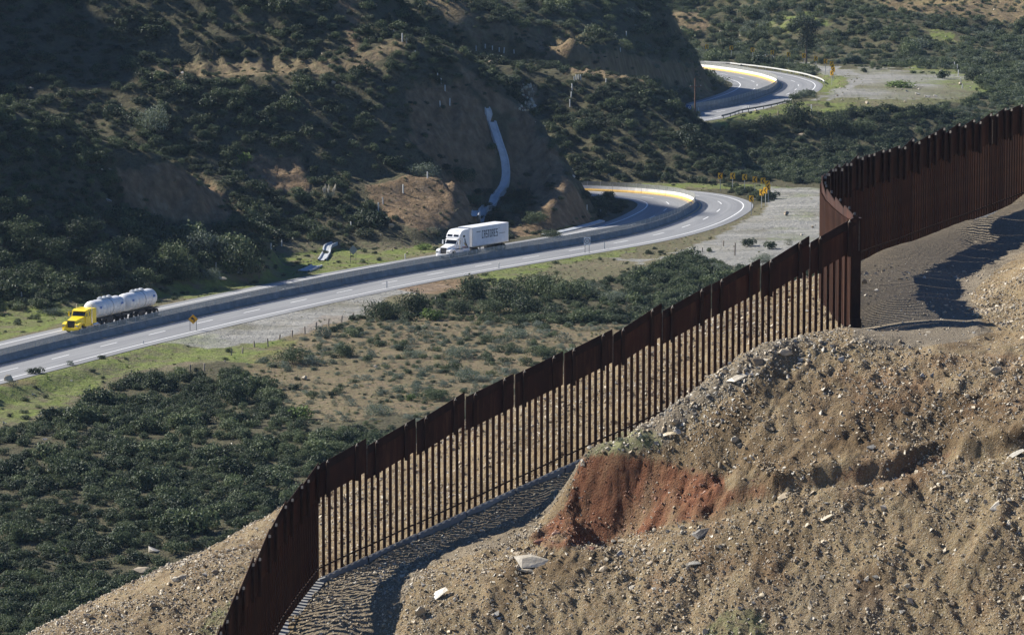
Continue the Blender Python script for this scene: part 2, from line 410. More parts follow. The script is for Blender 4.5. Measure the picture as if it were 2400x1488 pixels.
def m_valley():
    m = mat("valley ground", rough=0.95, spec=0.1); t = NT(m); co = t.coord()
    a = t.attr("cover")
    n1 = t.noise(0.09, 6, 0.6, co); n2 = t.noise(0.9, 5, 0.65, co); n3 = t.noise(5.0, 3, 0.6, co)
    soil = t.ramp(n1, [(0.3, (0.115, 0.092, 0.06)), (0.5, (0.165, 0.132, 0.088)), (0.7, (0.23, 0.185, 0.125))])
    dry = t.mix(t.ramp(n2, [(0.42, (0, 0, 0)), (0.6, (1, 1, 1))]), soil, (0.145, 0.14, 0.08))
    dry = t.mix(t.ramp(n3, [(0.5, (0, 0, 0)), (0.75, (0.5, 0.5, 0.5))]), dry, (0.09, 0.095, 0.05))
    green = t.ramp(n2, [(0.3, (0.10, 0.125, 0.035)), (0.55, (0.17, 0.21, 0.055)), (0.75, (0.25, 0.24, 0.10))])
    gfac = t.math('MULTIPLY', a[0], t.ramp(t.noise(0.25, 5, 0.65, co), [(0.34, (0.0,)*3), (0.56, (1,)*3)]), True)
    c = t.mix(gfac, dry, green)
    grav = t.ramp(n3, [(0.3, (0.19, 0.185, 0.165)), (0.7, (0.33, 0.325, 0.30))])
    track = t.noise(0.5, 3, 0.5, t.map(co, (0.12, 1.0, 1.0), (0, 0, math.radians(-28))))
    grav = t.mix(t.ramp(track, [(0.45, (0,)*3), (0.65, (0.55,)*3)]), grav, (0.42, 0.40, 0.36))
    c = t.mix(t.math('MULTIPLY', a[1], t.ramp(n1, [(0.3, (0.35,)*3), (0.52, (1,)*3)]), True), c, grav)
    c = t.mix(t.math('MULTIPLY', a[3], t.ramp(n2, [(0.35, (0.95,)*3), (0.7, (0.55,)*3)]), True), c, t.ramp(n3, [(0.3, (0.045, 0.042, 0.026)), (0.7, (0.095, 0.085, 0.05))]))  # brush litter, its dark tone also painting in shade between the shrubs
    cut = t.ramp(t.noise(0.35, 5, 0.6, t.map(co, (2.2, 2.2, 0.5))), [(0.3, (0.10, 0.065, 0.038)), (0.55, (0.235, 0.155, 0.09)), (0.75, (0.33, 0.245, 0.16))])
    c = t.mix(a[2], c, cut)
    t.color(c)
    t.normal(t.bump(n3, 0.8, 0.25, t.bump(n2, 0.9, 0.9)))
    return m
def m_near():
    m = mat("hillside dirt", rough=0.9, spec=0.2); t = NT(m); co = t.coord()
    a = t.attr("cover")
    n1 = t.noise(0.35, 5, 0.6, co); n2 = t.noise(2.2, 6, 0.7, co); n3 = t.noise(9.0, 5, 0.75, co)
    vor = t.node("ShaderNodeTexVoronoi"); vor.inputs["Scale"].default_value = 11.0; t.link(co, vor.inputs["Vector"])
    c = t.ramp(n1, [(0.3, (0.135, 0.090, 0.046)), (0.5, (0.205, 0.140, 0.073)), (0.7, (0.285, 0.20, 0.108))])
    c = t.mix(t.ramp(n2, [(0.4, (0,)*3), (0.62, (0.8,)*3)]), c, (0.24, 0.185, 0.098))
    c = t.mix(t.ramp(n3, [(0.5, (0,)*3), (0.7, (0.75,)*3)]), c, (0.38, 0.315, 0.20))
    c = t.mix(t.ramp(n3, [(0.3, (0.6,)*3), (0.45, (0,)*3)]), c, (0.10, 0.066, 0.038))  # noise troughs darkened in the colour, painting shade into the hollows
    pebble = t.ramp(vor.outputs["Color"], [(0.2, (0.16, 0.13, 0.095)), (0.6, (0.30, 0.27, 0.22)), (0.9, (0.46, 0.43, 0.37))])
    c = t.mix(t.math('MULTIPLY', t.math('LESS_THAN', vor.outputs["Distance"], 0.33), 0.55), c, pebble)
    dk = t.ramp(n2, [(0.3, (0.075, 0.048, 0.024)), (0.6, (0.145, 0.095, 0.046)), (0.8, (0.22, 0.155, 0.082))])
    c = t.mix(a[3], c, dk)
    red = t.ramp(n2, [(0.3, (0.085, 0.030, 0.015)), (0.5, (0.165, 0.062, 0.028)), (0.75, (0.24, 0.125, 0.065))])
    c = t.mix(a[0], c, red)
    grey = t.ramp(n3, [(0.3, (0.115, 0.094, 0.066)), (0.55, (0.205, 0.172, 0.125)), (0.75, (0.35, 0.305, 0.235))])
    c = t.mix(a[1], c, grey)
    grn = t.ramp(n2, [(0.35, (0.14, 0.14, 0.07)), (0.65, (0.20, 0.21, 0.09))])
    c = t.mix(t.math('MULTIPLY', a[2], t.ramp(n2, [(0.35, (0.3,)*3), (0.6, (1,)*3)]), True), c, grn)
    t.color(c)
    b1 = t.bump(n3, 1.0, 0.10); b2 = t.bump(vor.outputs["Distance"], 0.55, 0.05, b1)
    t.normal(t.bump(n2, 0.6, 0.10, b2))
    return m
def m_leaf(name, c0, c1, tr=0.25):
    m = mat(name, c0, 0.6, 0, 0.25); t = NT(m)
    oi = t.node("ShaderNodeObjectInfo"); geo = t.node("ShaderNodeNewGeometry")
    n = t.noise(1.3, 3, 0.6, geo.outputs["Position"])
    f = t.math('ADD', t.math('MULTIPLY', oi.outputs["Random"], 0.6), t.math('MULTIPLY', n, 0.55), True)
    c = t.ramp(f, [(0.15, c0), (0.85, c1)])
    t.color(c)
    tl = t.node("ShaderNodeBsdfTranslucent"); t.link(c, tl.inputs[0])
    mx = t.node("ShaderNodeMixShader"); mx.inputs[0].default_value = tr
    out = t.n["Material Output"]
    t.link(t.b.outputs[0], mx.inputs[1]); t.link(tl.outputs[0], mx.inputs[2]); t.link(mx.outputs[0], out.inputs[0])
    return m
def m_rock(name, stops):
    m = mat(name, rough=0.5, spec=0.5); t = NT(m); co = t.coord()
    oi = t.node("ShaderNodeObjectInfo")
    c = t.ramp(oi.outputs["Random"], stops)
    n = t.noise(3.0, 5, 0.7, co)
    t.color(t.mix(t.ramp(n, [(0.35, (0.55,)*3), (0.6, (0,)*3)]), c, (0.14, 0.11, 0.08)))
    t.normal(t.bump(n, 0.5, 0.08))
    return m
def m_noisy(name, c0, c1, sc=3.0, rough=0.85, bump=0.3, metal=0.0, spec=0.3, aniso=(1, 1, 1), dist=0.03):
    m = mat(name, c0, rough, metal, spec); t = NT(m); co = t.coord()
    n = t.noise(sc, 6, 0.65, t.map(co, aniso))
    t.color(t.ramp(n, [(0.32, c0), (0.68, c1)]))
    if bump: t.normal(t.bump(n, bump, dist))
    return m
M = {}
M['valley'] = m_valley(); M['near'] = m_near()
M['leaf_dark'] = m_leaf("leaf dark", (0.016, 0.026, 0.015), (0.048, 0.068, 0.034))
M['leaf_olive'] = m_leaf("leaf olive", (0.050, 0.070, 0.034), (0.120, 0.150, 0.066))
M['leaf_sage'] = m_leaf("leaf sage", (0.085, 0.110, 0.082), (0.185, 0.215, 0.160))
M['leaf_brown'] = m_leaf("leaf brown", (0.104, 0.099, 0.061), (0.190, 0.192, 0.113))
M['leaf_bright'] = m_leaf("leaf bright", (0.091, 0.142, 0.027), (0.176, 0.250, 0.056))
M['grass'] = m_leaf("grass blades", (0.12, 0.14, 0.05), (0.24, 0.22, 0.10), 0.3)
M['plume'] = m_leaf("pampas plume", (0.55, 0.50, 0.40), (0.70, 0.64, 0.52), 0.3)
M['bark'] = m_noisy("bark", (0.10, 0.075, 0.05), (0.20, 0.16, 0.12), 8)
M['rock_tan'] = m_rock("rock tan", [(0.0, (0.24, 0.175, 0.10)), (0.35, (0.37, 0.285, 0.17)), (0.7, (0.56, 0.465, 0.31)), (1.0, (0.38, 0.335, 0.25))])
M['rock_pale'] = m_rock("rock pale", [(0.0, (0.50, 0.44, 0.33)), (1.0, (0.70, 0.63, 0.50))])
M['rock_grey'] = m_rock("rock grey", [(0.0, (0.26, 0.245, 0.205)), (1.0, (0.42, 0.395, 0.335))])
M['rock_dark'] = m_rock("rock dark", [(0.0, (0.09, 0.08, 0.065)), (1.0, (0.14, 0.13, 0.11))])
M['rock_red'] = m_rock("rock red", [(0.0, (0.25, 0.10, 0.05)), (1.0, (0.42, 0.22, 0.13))])
M['rust_dark'] = m_noisy("dark rusty steel", (0.018, 0.009, 0.006), (0.05, 0.022, 0.012), 2.5, 0.75, 0.2, 0.0, 0.25, (1, 1, 0.4))
M['rust_plate'] = m_noisy("rusty steel plate", (0.030, 0.009, 0.005), (0.072, 0.021, 0.009), 1.6, 0.7, 0.15, 0.0, 0.3, (1, 1, 0.5))
M['rust_orange'] = m_noisy("fresh rust steel", (0.034, 0.012, 0.006), (0.085, 0.030, 0.013), 1.8, 0.75, 0.1, 0.0, 0.2, (1, 1, 0.3))
for k_ in ('rust_plate', 'rust_orange'):
    t_ = NT(M[k_]); oi_ = t_.node("ShaderNodeObjectInfo"); src_ = t_.b.inputs["Base Color"].links[0].from_socket
    streak = t_.noise(3.0, 4, 0.7, t_.map(t_.coord(), (1.5, 1.5, 0.12)))
    c_ = t_.mix(t_.math('MULTIPLY', oi_.outputs["Random"], 0.6), src_, (0.022, 0.010, 0.007))
    t_.color(t_.mix(t_.ramp(streak, [(0.5, (0,)*3), (0.75, (0.6,)*3)]), c_, (0.14, 0.062, 0.028)))
M['steel_cap'] = m_noisy("pale steel", (0.13, 0.11, 0.09), (0.24, 0.21, 0.17), 6)  # paler than the rust so the rib tips look lit; also joint strips
M['concrete'] = m_noisy("concrete", (0.17, 0.168, 0.16), (0.28, 0.275, 0.262), 0.7, 0.85, 0.25)
M['concrete_chute'] = m_noisy("chute concrete", (0.30, 0.32, 0.33), (0.45, 0.47, 0.48), 0.8, 0.8, 0.2)
M['white_paint'] = m_noisy("white paint", (0.62, 0.60, 0.56), (0.80, 0.79, 0.76), 2.0, 0.6, 0.05)
M['yellow_paint'] = m_noisy("yellow paint", (0.62, 0.36, 0.06), (0.75, 0.48, 0.12), 2.5, 0.6, 0.05)
M['marking'] = m_noisy("road marking", (0.62, 0.62, 0.60), (0.80, 0.80, 0.78), 5, 0.7, 0)
def m_asphalt():
    m = mat("asphalt", rough=0.8, spec=0.35); t = NT(m); co = t.coord("UV")
    n = t.noise(1.0, 4, 0.6, t.map(co, (1.0, 0.02, 1)))
    pt = t.noise(1.0, 2, 0.4, t.map(co, (0.25, 0.05, 1)))
    g = t.noise(30.0, 3, 0.7, co)
    c = t.ramp(n, [(0.3, (0.140, 0.142, 0.145)), (0.7, (0.235, 0.235, 0.232))])
    c = t.mix(t.ramp(g, [(0.4, (0,)*3), (0.7, (0.35,)*3)]), c, (0.33, 0.33, 0.325))
    c = t.mix(t.ramp(pt, [(0.52, (0,)*3), (0.56, (0.35,)*3)]), c, (0.15, 0.15, 0.155))
    t.color(c); t.normal(t.bump(g, 0.15, 0.02)); return m
M['asphalt'] = m_asphalt()
M['galv'] = m_noisy("galvanised steel", (0.42, 0.43, 0.43), (0.58, 0.59, 0.58), 3, 0.45, 0.05, 0.5, 0.5)
M['galv_dark'] = m_noisy("dull guardrail steel", (0.12, 0.12, 0.12), (0.19, 0.19, 0.185), 3, 0.6, 0.05, 0.3)
M['mesh'] = m_noisy("mesh wire", (0.20, 0.21, 0.20), (0.32, 0.33, 0.31), 4, 0.6, 0, 0.2)
M['wood'] = m_noisy("weathered wood", (0.17, 0.14, 0.11), (0.32, 0.28, 0.23), 5, 0.9, 0.3, 0, 0.2, (1, 1, 0.2))
M['pole'] = m_noisy("utility pole wood", (0.14, 0.075, 0.045), (0.22, 0.12, 0.075), 4, 0.9, 0.2, 0, 0.2, (1, 1, 0.1))
M['post_white'] = m_noisy("white post", (0.38, 0.38, 0.36), (0.55, 0.55, 0.52), 4, 0.6, 0)
M['sign_yellow'] = mat("sign yellow", (0.78, 0.42, 0.02), 0.45)
M['sign_orange'] = mat("sign amber", (0.72, 0.33, 0.012), 0.45)
M['sign_black'] = mat("sign black", (0.02, 0.02, 0.02), 0.5)
M['sign_white'] = mat("sign white", (0.72, 0.72, 0.72), 0.5)
M['sign_red'] = mat("sign ring", (0.10, 0.025, 0.035), 0.5)
M['sign_back'] = mat("sign back", (0.20, 0.23, 0.23), 0.6)
M['sign_blue'] = mat("sign blue", (0.015, 0.09, 0.26), 0.5)
def m_paint(name, c, dirt=0.25, sc=1.5):
    m = mat(name, c, 0.38, 0, 0.5); t = NT(m); co = t.coord()
    n = t.noise(sc, 5, 0.65, co)
    sep = t.node("ShaderNodeSeparateXYZ"); t.link(co, sep.inputs[0])
    d = t.math('MULTIPLY', t.ramp(n, [(0.38, (0,)*3), (0.68, (1,)*3)]), dirt)
    t.color(t.mix(d, c, tuple(0.35 * k + 0.06 for k in c)))
    t.link(t.math('ADD', t.math('MULTIPLY', n, 0.3), 0.22), t.b.inputs["Roughness"]); return m
M['truck_yellow'] = m_paint("yellow truck paint", (0.78, 0.58, 0.01), 0.18)
M['truck_white'] = m_paint("white truck paint", (0.80, 0.80, 0.80), 0.15)
M['trailer_white'] = m_paint("white trailer panel", (0.72, 0.73, 0.75), 0.28, 0.8)
M['tank'] = m_noisy("white tank shell", (0.58, 0.58, 0.57), (0.76, 0.76, 0.74), 0.9, 0.42, 0.02, 0.0, 0.5)
M['tyre'] = mat("tyre rubber", (0.02, 0.02, 0.02), 0.85)
M['rim'] = mat("wheel rim", (0.55, 0.55, 0.55), 0.35, 0.7)
M['chassis'] = m_noisy("chassis", (0.03, 0.03, 0.03), (0.07, 0.065, 0.06), 3, 0.7, 0.1)
M['glass'] = mat("dark glass", (0.012, 0.015, 0.018), 0.08, 0, 0.6)
M['chrome'] = mat("chrome", (0.62, 0.62, 0.62), 0.2, 0.9)
M['decal_black'] = mat("decal black", (0.03, 0.03, 0.04), 0.6)
M['decal_grey'] = mat("decal grey", (0.22, 0.23, 0.24), 0.6)
M['decal_red'] = mat("decal maroon", (0.30, 0.05, 0.03), 0.5)
M['decal_gold'] = mat("decal gold", (0.40, 0.26, 0.05), 0.5)
M['decal_blue'] = mat("decal blue", (0.08, 0.16, 0.40), 0.5)

# ------------------------------------------------------------------ mesh builders
col = scene.collection
def mesh_obj(name, verts, faces, m, parent=None, smooth=False, mats=None, fm=None):
    me = bpy.data.meshes.new(name)
    me.from_pydata([tuple(v) for v in verts], [], faces)
    for k in (mats or [m]): me.materials.append(k)
    if fm: me.polygons.foreach_set("material_index", fm)
    if smooth: me.polygons.foreach_set("use_smooth", [True] * len(me.polygons))
    me.update()
    o = bpy.data.objects.new(name, me); col.objects.link(o)
    if parent: o.parent = parent
    return o
def tag(o, label=None, cat=None, group=None, kind=None):
    if label: o['label'] = label
    if cat: o['category'] = cat
    if group: o['group'] = group
    if kind: o['kind'] = kind
    return o
def empty(name, loc, rz=0.0, label=None, cat=None, group=None):
    o = bpy.data.objects.new(name, None); col.objects.link(o)
    o.location = loc; o.rotation_euler = (0, 0, rz); o.empty_display_size = 0.5
    return tag(o, label, cat, group)
def copy_tree(o, parent=None):
    c = o.copy(); col.objects.link(c); c.parent = parent
    for ch in o.children: copy_tree(ch, c)
    return c
class MB:
    def __init__(s): s.v = []; s.f = []; s.m = []
    def add(s, vs, fs, mi=0):
        n = len(s.v); s.v += [tuple(v) for v in vs]; s.f += [tuple(i + n for i in f) for f in fs]; s.m += [mi] * len(fs)
    def box(s, c, d, mi=0, rz=0.0, M4=None):
        x, y, z = d[0] / 2, d[1] / 2, d[2] / 2
        vs = [Vector((a * x, b * y, e * z)) for e in (-1, 1) for a, b in ((-1, -1), (1, -1), (1, 1), (-1, 1))]
        R = Matrix.Rotation(rz, 3, 'Z') if M4 is None else M4
        vs = [R @ v + Vector(c) for v in vs]
        s.add(vs, [(3, 2, 1, 0), (4, 5, 6, 7), (0, 1, 5, 4), (1, 2, 6, 5), (2, 3, 7, 6), (3, 0, 4, 7)], mi)
    def hexa(s, b, t, mi=0):
        """solid from 4 bottom and 4 top corners (counter-clockwise from above)"""
        s.add(list(b) + list(t), [(3, 2, 1, 0), (4, 5, 6, 7), (0, 1, 5, 4), (1, 2, 6, 5), (2, 3, 7, 6), (3, 0, 4, 7)], mi)
    def prism(s, pts, ax, a, b, mi=0):
        """extrude a 2D outline along axis ax ('x','y','z') from a to b"""
        def mk(p, w): return {'x': (w, p[0], p[1]), 'y': (p[0], w, p[1]), 'z': (p[0], p[1], w)}[ax]
        n = len(pts)
        vs = [mk(p, a) for p in pts] + [mk(p, b) for p in pts]
        fs = [tuple(range(n))[::-1], tuple(range(n, 2 * n))] + [(i, (i + 1) % n, n + (i + 1) % n, n + i) for i in range(n)]
        s.add(vs, fs, mi)
    def tube(s, p, q, r, r2=None, n=8, mi=0, cap=True):
        p = Vector(p); q = Vector(q); d = (q - p).normalized(); r2 = r if r2 is None else r2
        u = d.orthogonal().normalized(); w = d.cross(u)
        vs = []
        for c, rr in ((p, r), (q, r2)):
            for k in range(n):
                a = 2 * math.pi * k / n; vs.append(c + (u * math.cos(a) + w * math.sin(a)) * rr)
        fs = [(i, (i + 1) % n, n + (i + 1) % n, n + i) for i in range(n)]
        if cap: fs += [tuple(range(n))[::-1], tuple(range(n, 2 * n))]
        s.add(vs, fs, mi)
    def lathe(s, prof, n=20, mi=0, ax='x'):
        """rings (position, radius) along an axis through the origin"""
        vs = []; fs = []
        for a, r in prof:
            for k in range(n):
                t = 2 * math.pi * k / n; c, d = math.cos(t) * r, math.sin(t) * r
                vs.append((a, c, d) if ax == 'x' else (c, d, a) if ax == 'z' else (c, a, d))
        for j in range(len(prof) - 1):
            for k in range(n):
                fs.append((j * n + k, j * n + (k + 1) % n, (j + 1) * n + (k + 1) % n, (j + 1) * n + k))
        fs += [tuple(range(n))[::-1], tuple(range((len(prof) - 1) * n, len(prof) * n))]
        s.add(vs, fs, mi)
    def build(s, name, m, parent=None, smooth=False, loc=None):
        ms = m if isinstance(m, (list, tuple)) else [m]
        o = mesh_obj(name, s.v, s.f, None, parent, smooth, list(ms), s.m)
        if smooth:
            o.data.set_sharp_from_angle(angle=math.radians(35))
        if loc is not None: o.location = loc
        return o

# ------------------------------------------------------------------ ground meshes
def grid_mesh(name, xs, ys, zf, m, cover=None):
    X, Y = np.meshgrid(xs, ys)
    Z = zf(X, Y)
    nx, ny = len(xs), len(ys)
    co = np.stack([X, Y, Z], -1).reshape(-1, 3)
    i = np.arange(nx * ny).reshape(ny, nx)
    q = np.stack([i[:-1, :-1], i[:-1, 1:], i[1:, 1:], i[1:, :-1]], -1).reshape(-1, 4)
    me = bpy.data.meshes.new(name)
    me.vertices.add(len(co)); me.vertices.foreach_set("co", co.ravel().astype(np.float32))
    me.loops.add(q.size); me.loops.foreach_set("vertex_index", q.ravel().astype(np.int32))
    me.polygons.add(len(q)); me.polygons.foreach_set("loop_start", np.arange(0, q.size, 4, dtype=np.int32))
    me.polygons.foreach_set("loop_total", np.full(len(q), 4, np.int32))
    me.update(calc_edges=True); me.validate()
    me.polygons.foreach_set("use_smooth", [True] * len(me.polygons))
    me.materials.append(m)
    if cover is not None:
        ca = me.color_attributes.new("cover", 'FLOAT_COLOR', 'POINT')
        c = cover(co[:, 0], co[:, 1], co[:, 2])
        ca.data.foreach_set("color", c.astype(np.float32).ravel())
    o = bpy.data.objects.new(name, me); col.objects.link(o)
    return o
def soft(px, py, poly, x, y, j=6.0):
    """polygon test with a ragged natural edge"""
    jx = fbm(x, y, 4.0, 3, 201) * j * 2; jy = fbm(x, y, 4.0, 3, 202) * j
    return inpoly(px + jx, py + jy, poly).astype(float)

GREEN = [[(-50,960),(0,880),(230,830),(480,770),(560,800),(700,800),(640,850),(430,850),(300,870),(180,930),(60,985),(-50,1000)],
         [(500,620),(600,600),(760,580),(900,590),(1000,565),(1030,590),(800,640),(600,680),(420,700),(330,690)],
         [(-40,700),(200,690),(380,670),(400,700),(180,745),(0,800),(-40,820)],
         [(1100,640),(1400,590),(1480,575),(1500,590),(1300,620),(1160,670)],
         [(1350,440),(1500,430),(1700,432),(1920,440),(1920,455),(1700,445),(1500,441),(1350,445)],
         [(1640,285),(1900,235),(2100,250),(2060,268),(1900,262),(1700,300)],[(1925,170),(1955,165),(2000,190),(1960,218),(1925,216)],
         [(2060,185),(2180,180),(2200,200),(2080,200)],[(1750,40),(1900,30),(1960,60),(1800,80)],[(2160,65),(2240,80),(2240,105),(2190,95)],
         [(2100,150),(2250,140),(2400,200),(2400,240),(2200,200)],[(1900,440),(1900,590),(1800,580),(1820,470)]]
GRAV = [[(380,800),(500,765),(700,715),(860,680),(1000,655),(1060,672),(900,700),(850,745),(760,765),(640,800),(500,815)],
        [(1500,620),(1640,575),(1790,500),(1800,440),(1930,440),(1930,590),(1800,640),(1600,610),(1420,600)],
        [(1925,165),(2010,160),(2200,165),(2300,185),(2280,225),(2200,235),(2050,232),(1950,228),(1900,232),(1990,200),(2030,185)],
        [(1750,148),(1860,155),(1950,180),(1990,165),(1900,150),(1800,140)]]
CUT = [[(270,400),(400,385),(520,450),(560,500),(480,520),(350,510),(300,480)],
       [(560,360),(700,370),(730,450),(640,450),(580,420)],
       [(1200,260),(1290,330),(1350,430),(1400,525),(1300,550),(1180,560),(1230,470),(1190,380),(1190,300)],
       [(960,210),(1090,190),(1150,280),(1160,440),(1090,480),(1060,400),(960,330)],
       [(840,440),(1000,400),(1100,430),(1125,520),(1000,545),(900,500)],
       [(600,160),(820,130),(950,90),(960,110),(850,165),(620,180)],[(360,160),(620,130),(800,150),(700,175),(400,190)],
       [(795,0),(835,0),(835,130),(815,130)],[(980,0),(1100,0),(1120,60),(1200,60),(1190,110),(1060,70)],
       [(1170,60),(1330,80),(1400,120),(1620,150),(1680,225),(1640,235),(1560,200),(1330,170),(1260,120)],
       [(1215,200),(1245,195),(1260,250),(1225,265)],
       [(1060,135),(1160,210),(1250,280),(1260,300),(1150,250)],
       [(600,840),(760,740),(860,750),(1200,720),(1450,740),(1500,800),(1250,900),(1000,960),(780,990),(690,960),(560,870)],
       [(840,660),(1100,655),(1100,690),(1000,690)],[(0,860),(60,860),(90,900),(0,910)],
       [(2050,0),(2400,0),(2400,60),(2250,40),(2100,30)],[(1560,30),(1640,20),(1660,60),(1600,80)]]
OPENG = [[(-50,960),(0,880),(480,770),(860,680),(1100,640),(1400,590),(1500,560),(1950,430),(1950,590),(1640,575),(1420,660),(1080,655),(860,740),(640,830),(330,880),(60,1000),(-50,1010)],
    [(340,690),(600,600),(640,570),(1080,560),(1040,600),(600,700),(-50,850),(-50,740)],[(1630,285),(1900,235),(1800,150),(2300,180),(2290,235),(2130,258),(1900,262),(1700,300)]]
def cover_valley(x, y, z):
    px, py = proj(x, y, z)
    g = np.zeros(x.shape); r = g.copy(); b = g.copy()
    for p in GREEN: r = np.maximum(r, soft(px, py, p, x, y, 9))
    for i, p in enumerate(GRAV): g = np.maximum(g, soft(px, py, p, x, y, 9) * (np.clip(.55 + fbm(x, y * .6, 14.0, 3, 77) * 1.3, .12, 1) if i == 2 else 1))
    g = np.maximum(g, soft(px, py, [(1935,168),(1990,163),(2040,185),(2000,205),(1960,232),(1935,240),(1985,200),(1990,185)], x, y, 3))
    for i, p in enumerate(CUT): b = np.maximum(b, soft(px, py, p, x, y, 9) * (0.30 if i in (12,) else 0.4 if i in (5, 6, 14) else 0.6 if i in (8, 9, 15, 16) else 0.8))
    base = 0.10 + 0.3 * sstep(700, 900, y)
    r = np.maximum(r, base)
    vis = (px > -300) & (px < 2700)
    litter_shade = np.ones(x.shape)
    for p in GREEN + GRAV + CUT + OPENG: litter_shade = np.minimum(litter_shade, 1 - soft(px, py, p, x, y, 7) * 0.9)
    return np.stack([r, g * vis, b * vis, litter_shade], -1)
xs = np.concatenate([np.arange(-620, -120, 7.0), np.arange(-120, 140, 0.65), np.arange(140, 640, 9.0)])
ys = np.concatenate([np.arange(-60, 385, 12.0), np.arange(385, 560, 0.9), np.arange(560, 770, 0.6), np.arange(770, 800, 0.85), np.arange(800, 1140, 1.3), np.arange(1140, 2300, 16.0)])
terrain = grid_mesh("terrain", xs, ys, valley, M['valley'], cover_valley)
tag(terrain, "brushy valley floor and hillsides with tan soil, green grass patches and gravel pullouts", kind='structure')

REDC = [(1366,1078),(1450,1064),(1560,1078),(1690,1120),(1700,1150),(1850,1128),(2060,1085),(2240,1060),(2200,1085),(2050,1105),(1850,1145),(1700,1190),(1560,1236),(1430,1268),(1290,1292),(1240,1262),(1330,1190),(1352,1120)]
GREYC = [[(2000,500),(2400,470),(2420,585),(2330,635),(2275,690),(2290,745),(2330,775),(2250,800),(2150,815),(2000,800)],
         [(1370,1075),(1500,985),(1600,925),(1760,820),(1850,785),(1900,800),(1800,850),(1750,900),(1650,950),(1560,1040),(1450,1060)],
         [(640,1600),(745,1365),(1370,1082),(1350,1120),(1240,1262),(1000,1330),(880,1488),(860,1600)],
         [(1700,1488),(1750,1380),(1950,1340),(2100,1400),(2050,1488)]]
GRNC = [[(1380,1075),(1390,1045),(1450,1010),(1540,1015),(1560,1040),(1460,1062)],[(1640,1488),(1700,1430),(1760,1425),(1800,1460),(1780,1500)],[(450,1488),(540,1400),(560,1488)]]
def cover_near(x, y, z):
    px, py = proj(x, y, z)
    j = fbm(x, y, 1.4, 4, 301) * 18; k = fbm(x, y, 1.4, 4, 302) * 12
    r = inpoly(px + j, py + k, REDC) * np.where(px < 1720, 0.95, 0.62) * np.clip(0.78 + 0.9 * fbm(x, y, 1.0, 4, 306), 0.25, 1)
    stain = np.clip(fbm(x, y, 2.2, 3, 305) * 1.6 - 0.15, 0, 1) * 0.35 * (py > 830) * (px > 1500)
    r = np.maximum(r, stain)
    g = np.zeros(x.shape)
    for i, p in enumerate(GREYC): g = np.maximum(g, inpoly(px + j * (0.3 if i == 0 else 1), py + k * (0.3 if i == 0 else 1), p) * (0.9, 0.75, 0.7, 0.22)[i])
    b = np.zeros(x.shape)
    for p in GRNC: b = np.maximum(b, inpoly(px + j, py + k, p) * 0.8)
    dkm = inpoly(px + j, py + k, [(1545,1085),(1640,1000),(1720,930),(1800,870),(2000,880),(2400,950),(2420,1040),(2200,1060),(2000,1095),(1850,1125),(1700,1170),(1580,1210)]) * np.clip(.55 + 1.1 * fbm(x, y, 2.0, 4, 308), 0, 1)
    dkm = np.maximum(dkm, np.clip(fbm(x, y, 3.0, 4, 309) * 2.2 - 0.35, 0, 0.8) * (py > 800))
    return np.stack([r, g, b, dkm], -1)
xn = np.concatenate([np.arange(-60, -25, 1.2), np.arange(-25, 25.5, 0.095), np.arange(25.5, 75, 1.2)])
yn = np.concatenate([np.arange(130, 176, 1.2), np.arange(176, 229, 0.115), np.arange(229, 300, 1.0)])
def near_clip(x, y): return np.maximum(near(x, y), CAMZ - 92.0)
hill_near = grid_mesh("dirt_hillside", xn, yn, near_clip, M['near'], cover_near)
tag(hill_near, "bulldozed brown dirt hillside with a red cut bank and graded gravel road", kind='structure')
# ------------------------------------------------------------------ highways
def frames(L):
    out = []
    s = 0.0
    for i, p in enumerate(L):
        a = L[max(0, i - 1)]; b = L[min(len(L) - 1, i + 1)]
        t = (b - a).normalized(); n = Vector((t.y, -t.x, 0))
        if i: s += (p - L[i - 1]).length
        out.append((p, t, n, s))
    return out
def at_station(Fr, s):
    lo, hi = 0, len(Fr) - 1
    while hi - lo > 1:
        m = (lo + hi) // 2
        if Fr[m][3] <= s: lo = m
        else: hi = m
    a, b = Fr[lo], Fr[hi]
    k = (s - a[3]) / max(1e-6, b[3] - a[3])
    return a[0].lerp(b[0], k), a[1].lerp(b[1], k).normalized(), a[2].lerp(b[2], k).normalized()
def strip(name, Fr, o0, o1, dz, m, parent=None, s0=None, s1=None, uv=False, step=1):
    pts = [f for f in Fr if (s0 is None or f[3] >= s0) and (s1 is None or f[3] <= s1)]
    if s0 is not None and s1 is not None:
        k = max(2, int((s1 - s0) / 1.2) + 1); pts = [at_station(Fr, s0 + (s1 - s0) * i / k) + (s0 + (s1 - s0) * i / k,) for i in range(k + 1)]
    vs = []; fs = []
    for p, t, n, s in pts:
        vs += [p + n * o0 + Vector((0, 0, dz)), p + n * o1 + Vector((0, 0, dz))]
    for i in range(len(pts) - 1): fs.append((2 * i, 2 * i + 1, 2 * i + 3, 2 * i + 2))
    o = mesh_obj(name, vs, fs, m, parent)
    if o.data.polygons[0].normal.z < 0: o.data.flip_normals()
    if uv:
        l = o.data.uv_layers.new(name="UVMap")
        for lp in o.data.loops:
            i = lp.vertex_index; l.data[lp.index].uv = ((o0, o1)[i % 2], pts[i // 2][3])
    return o
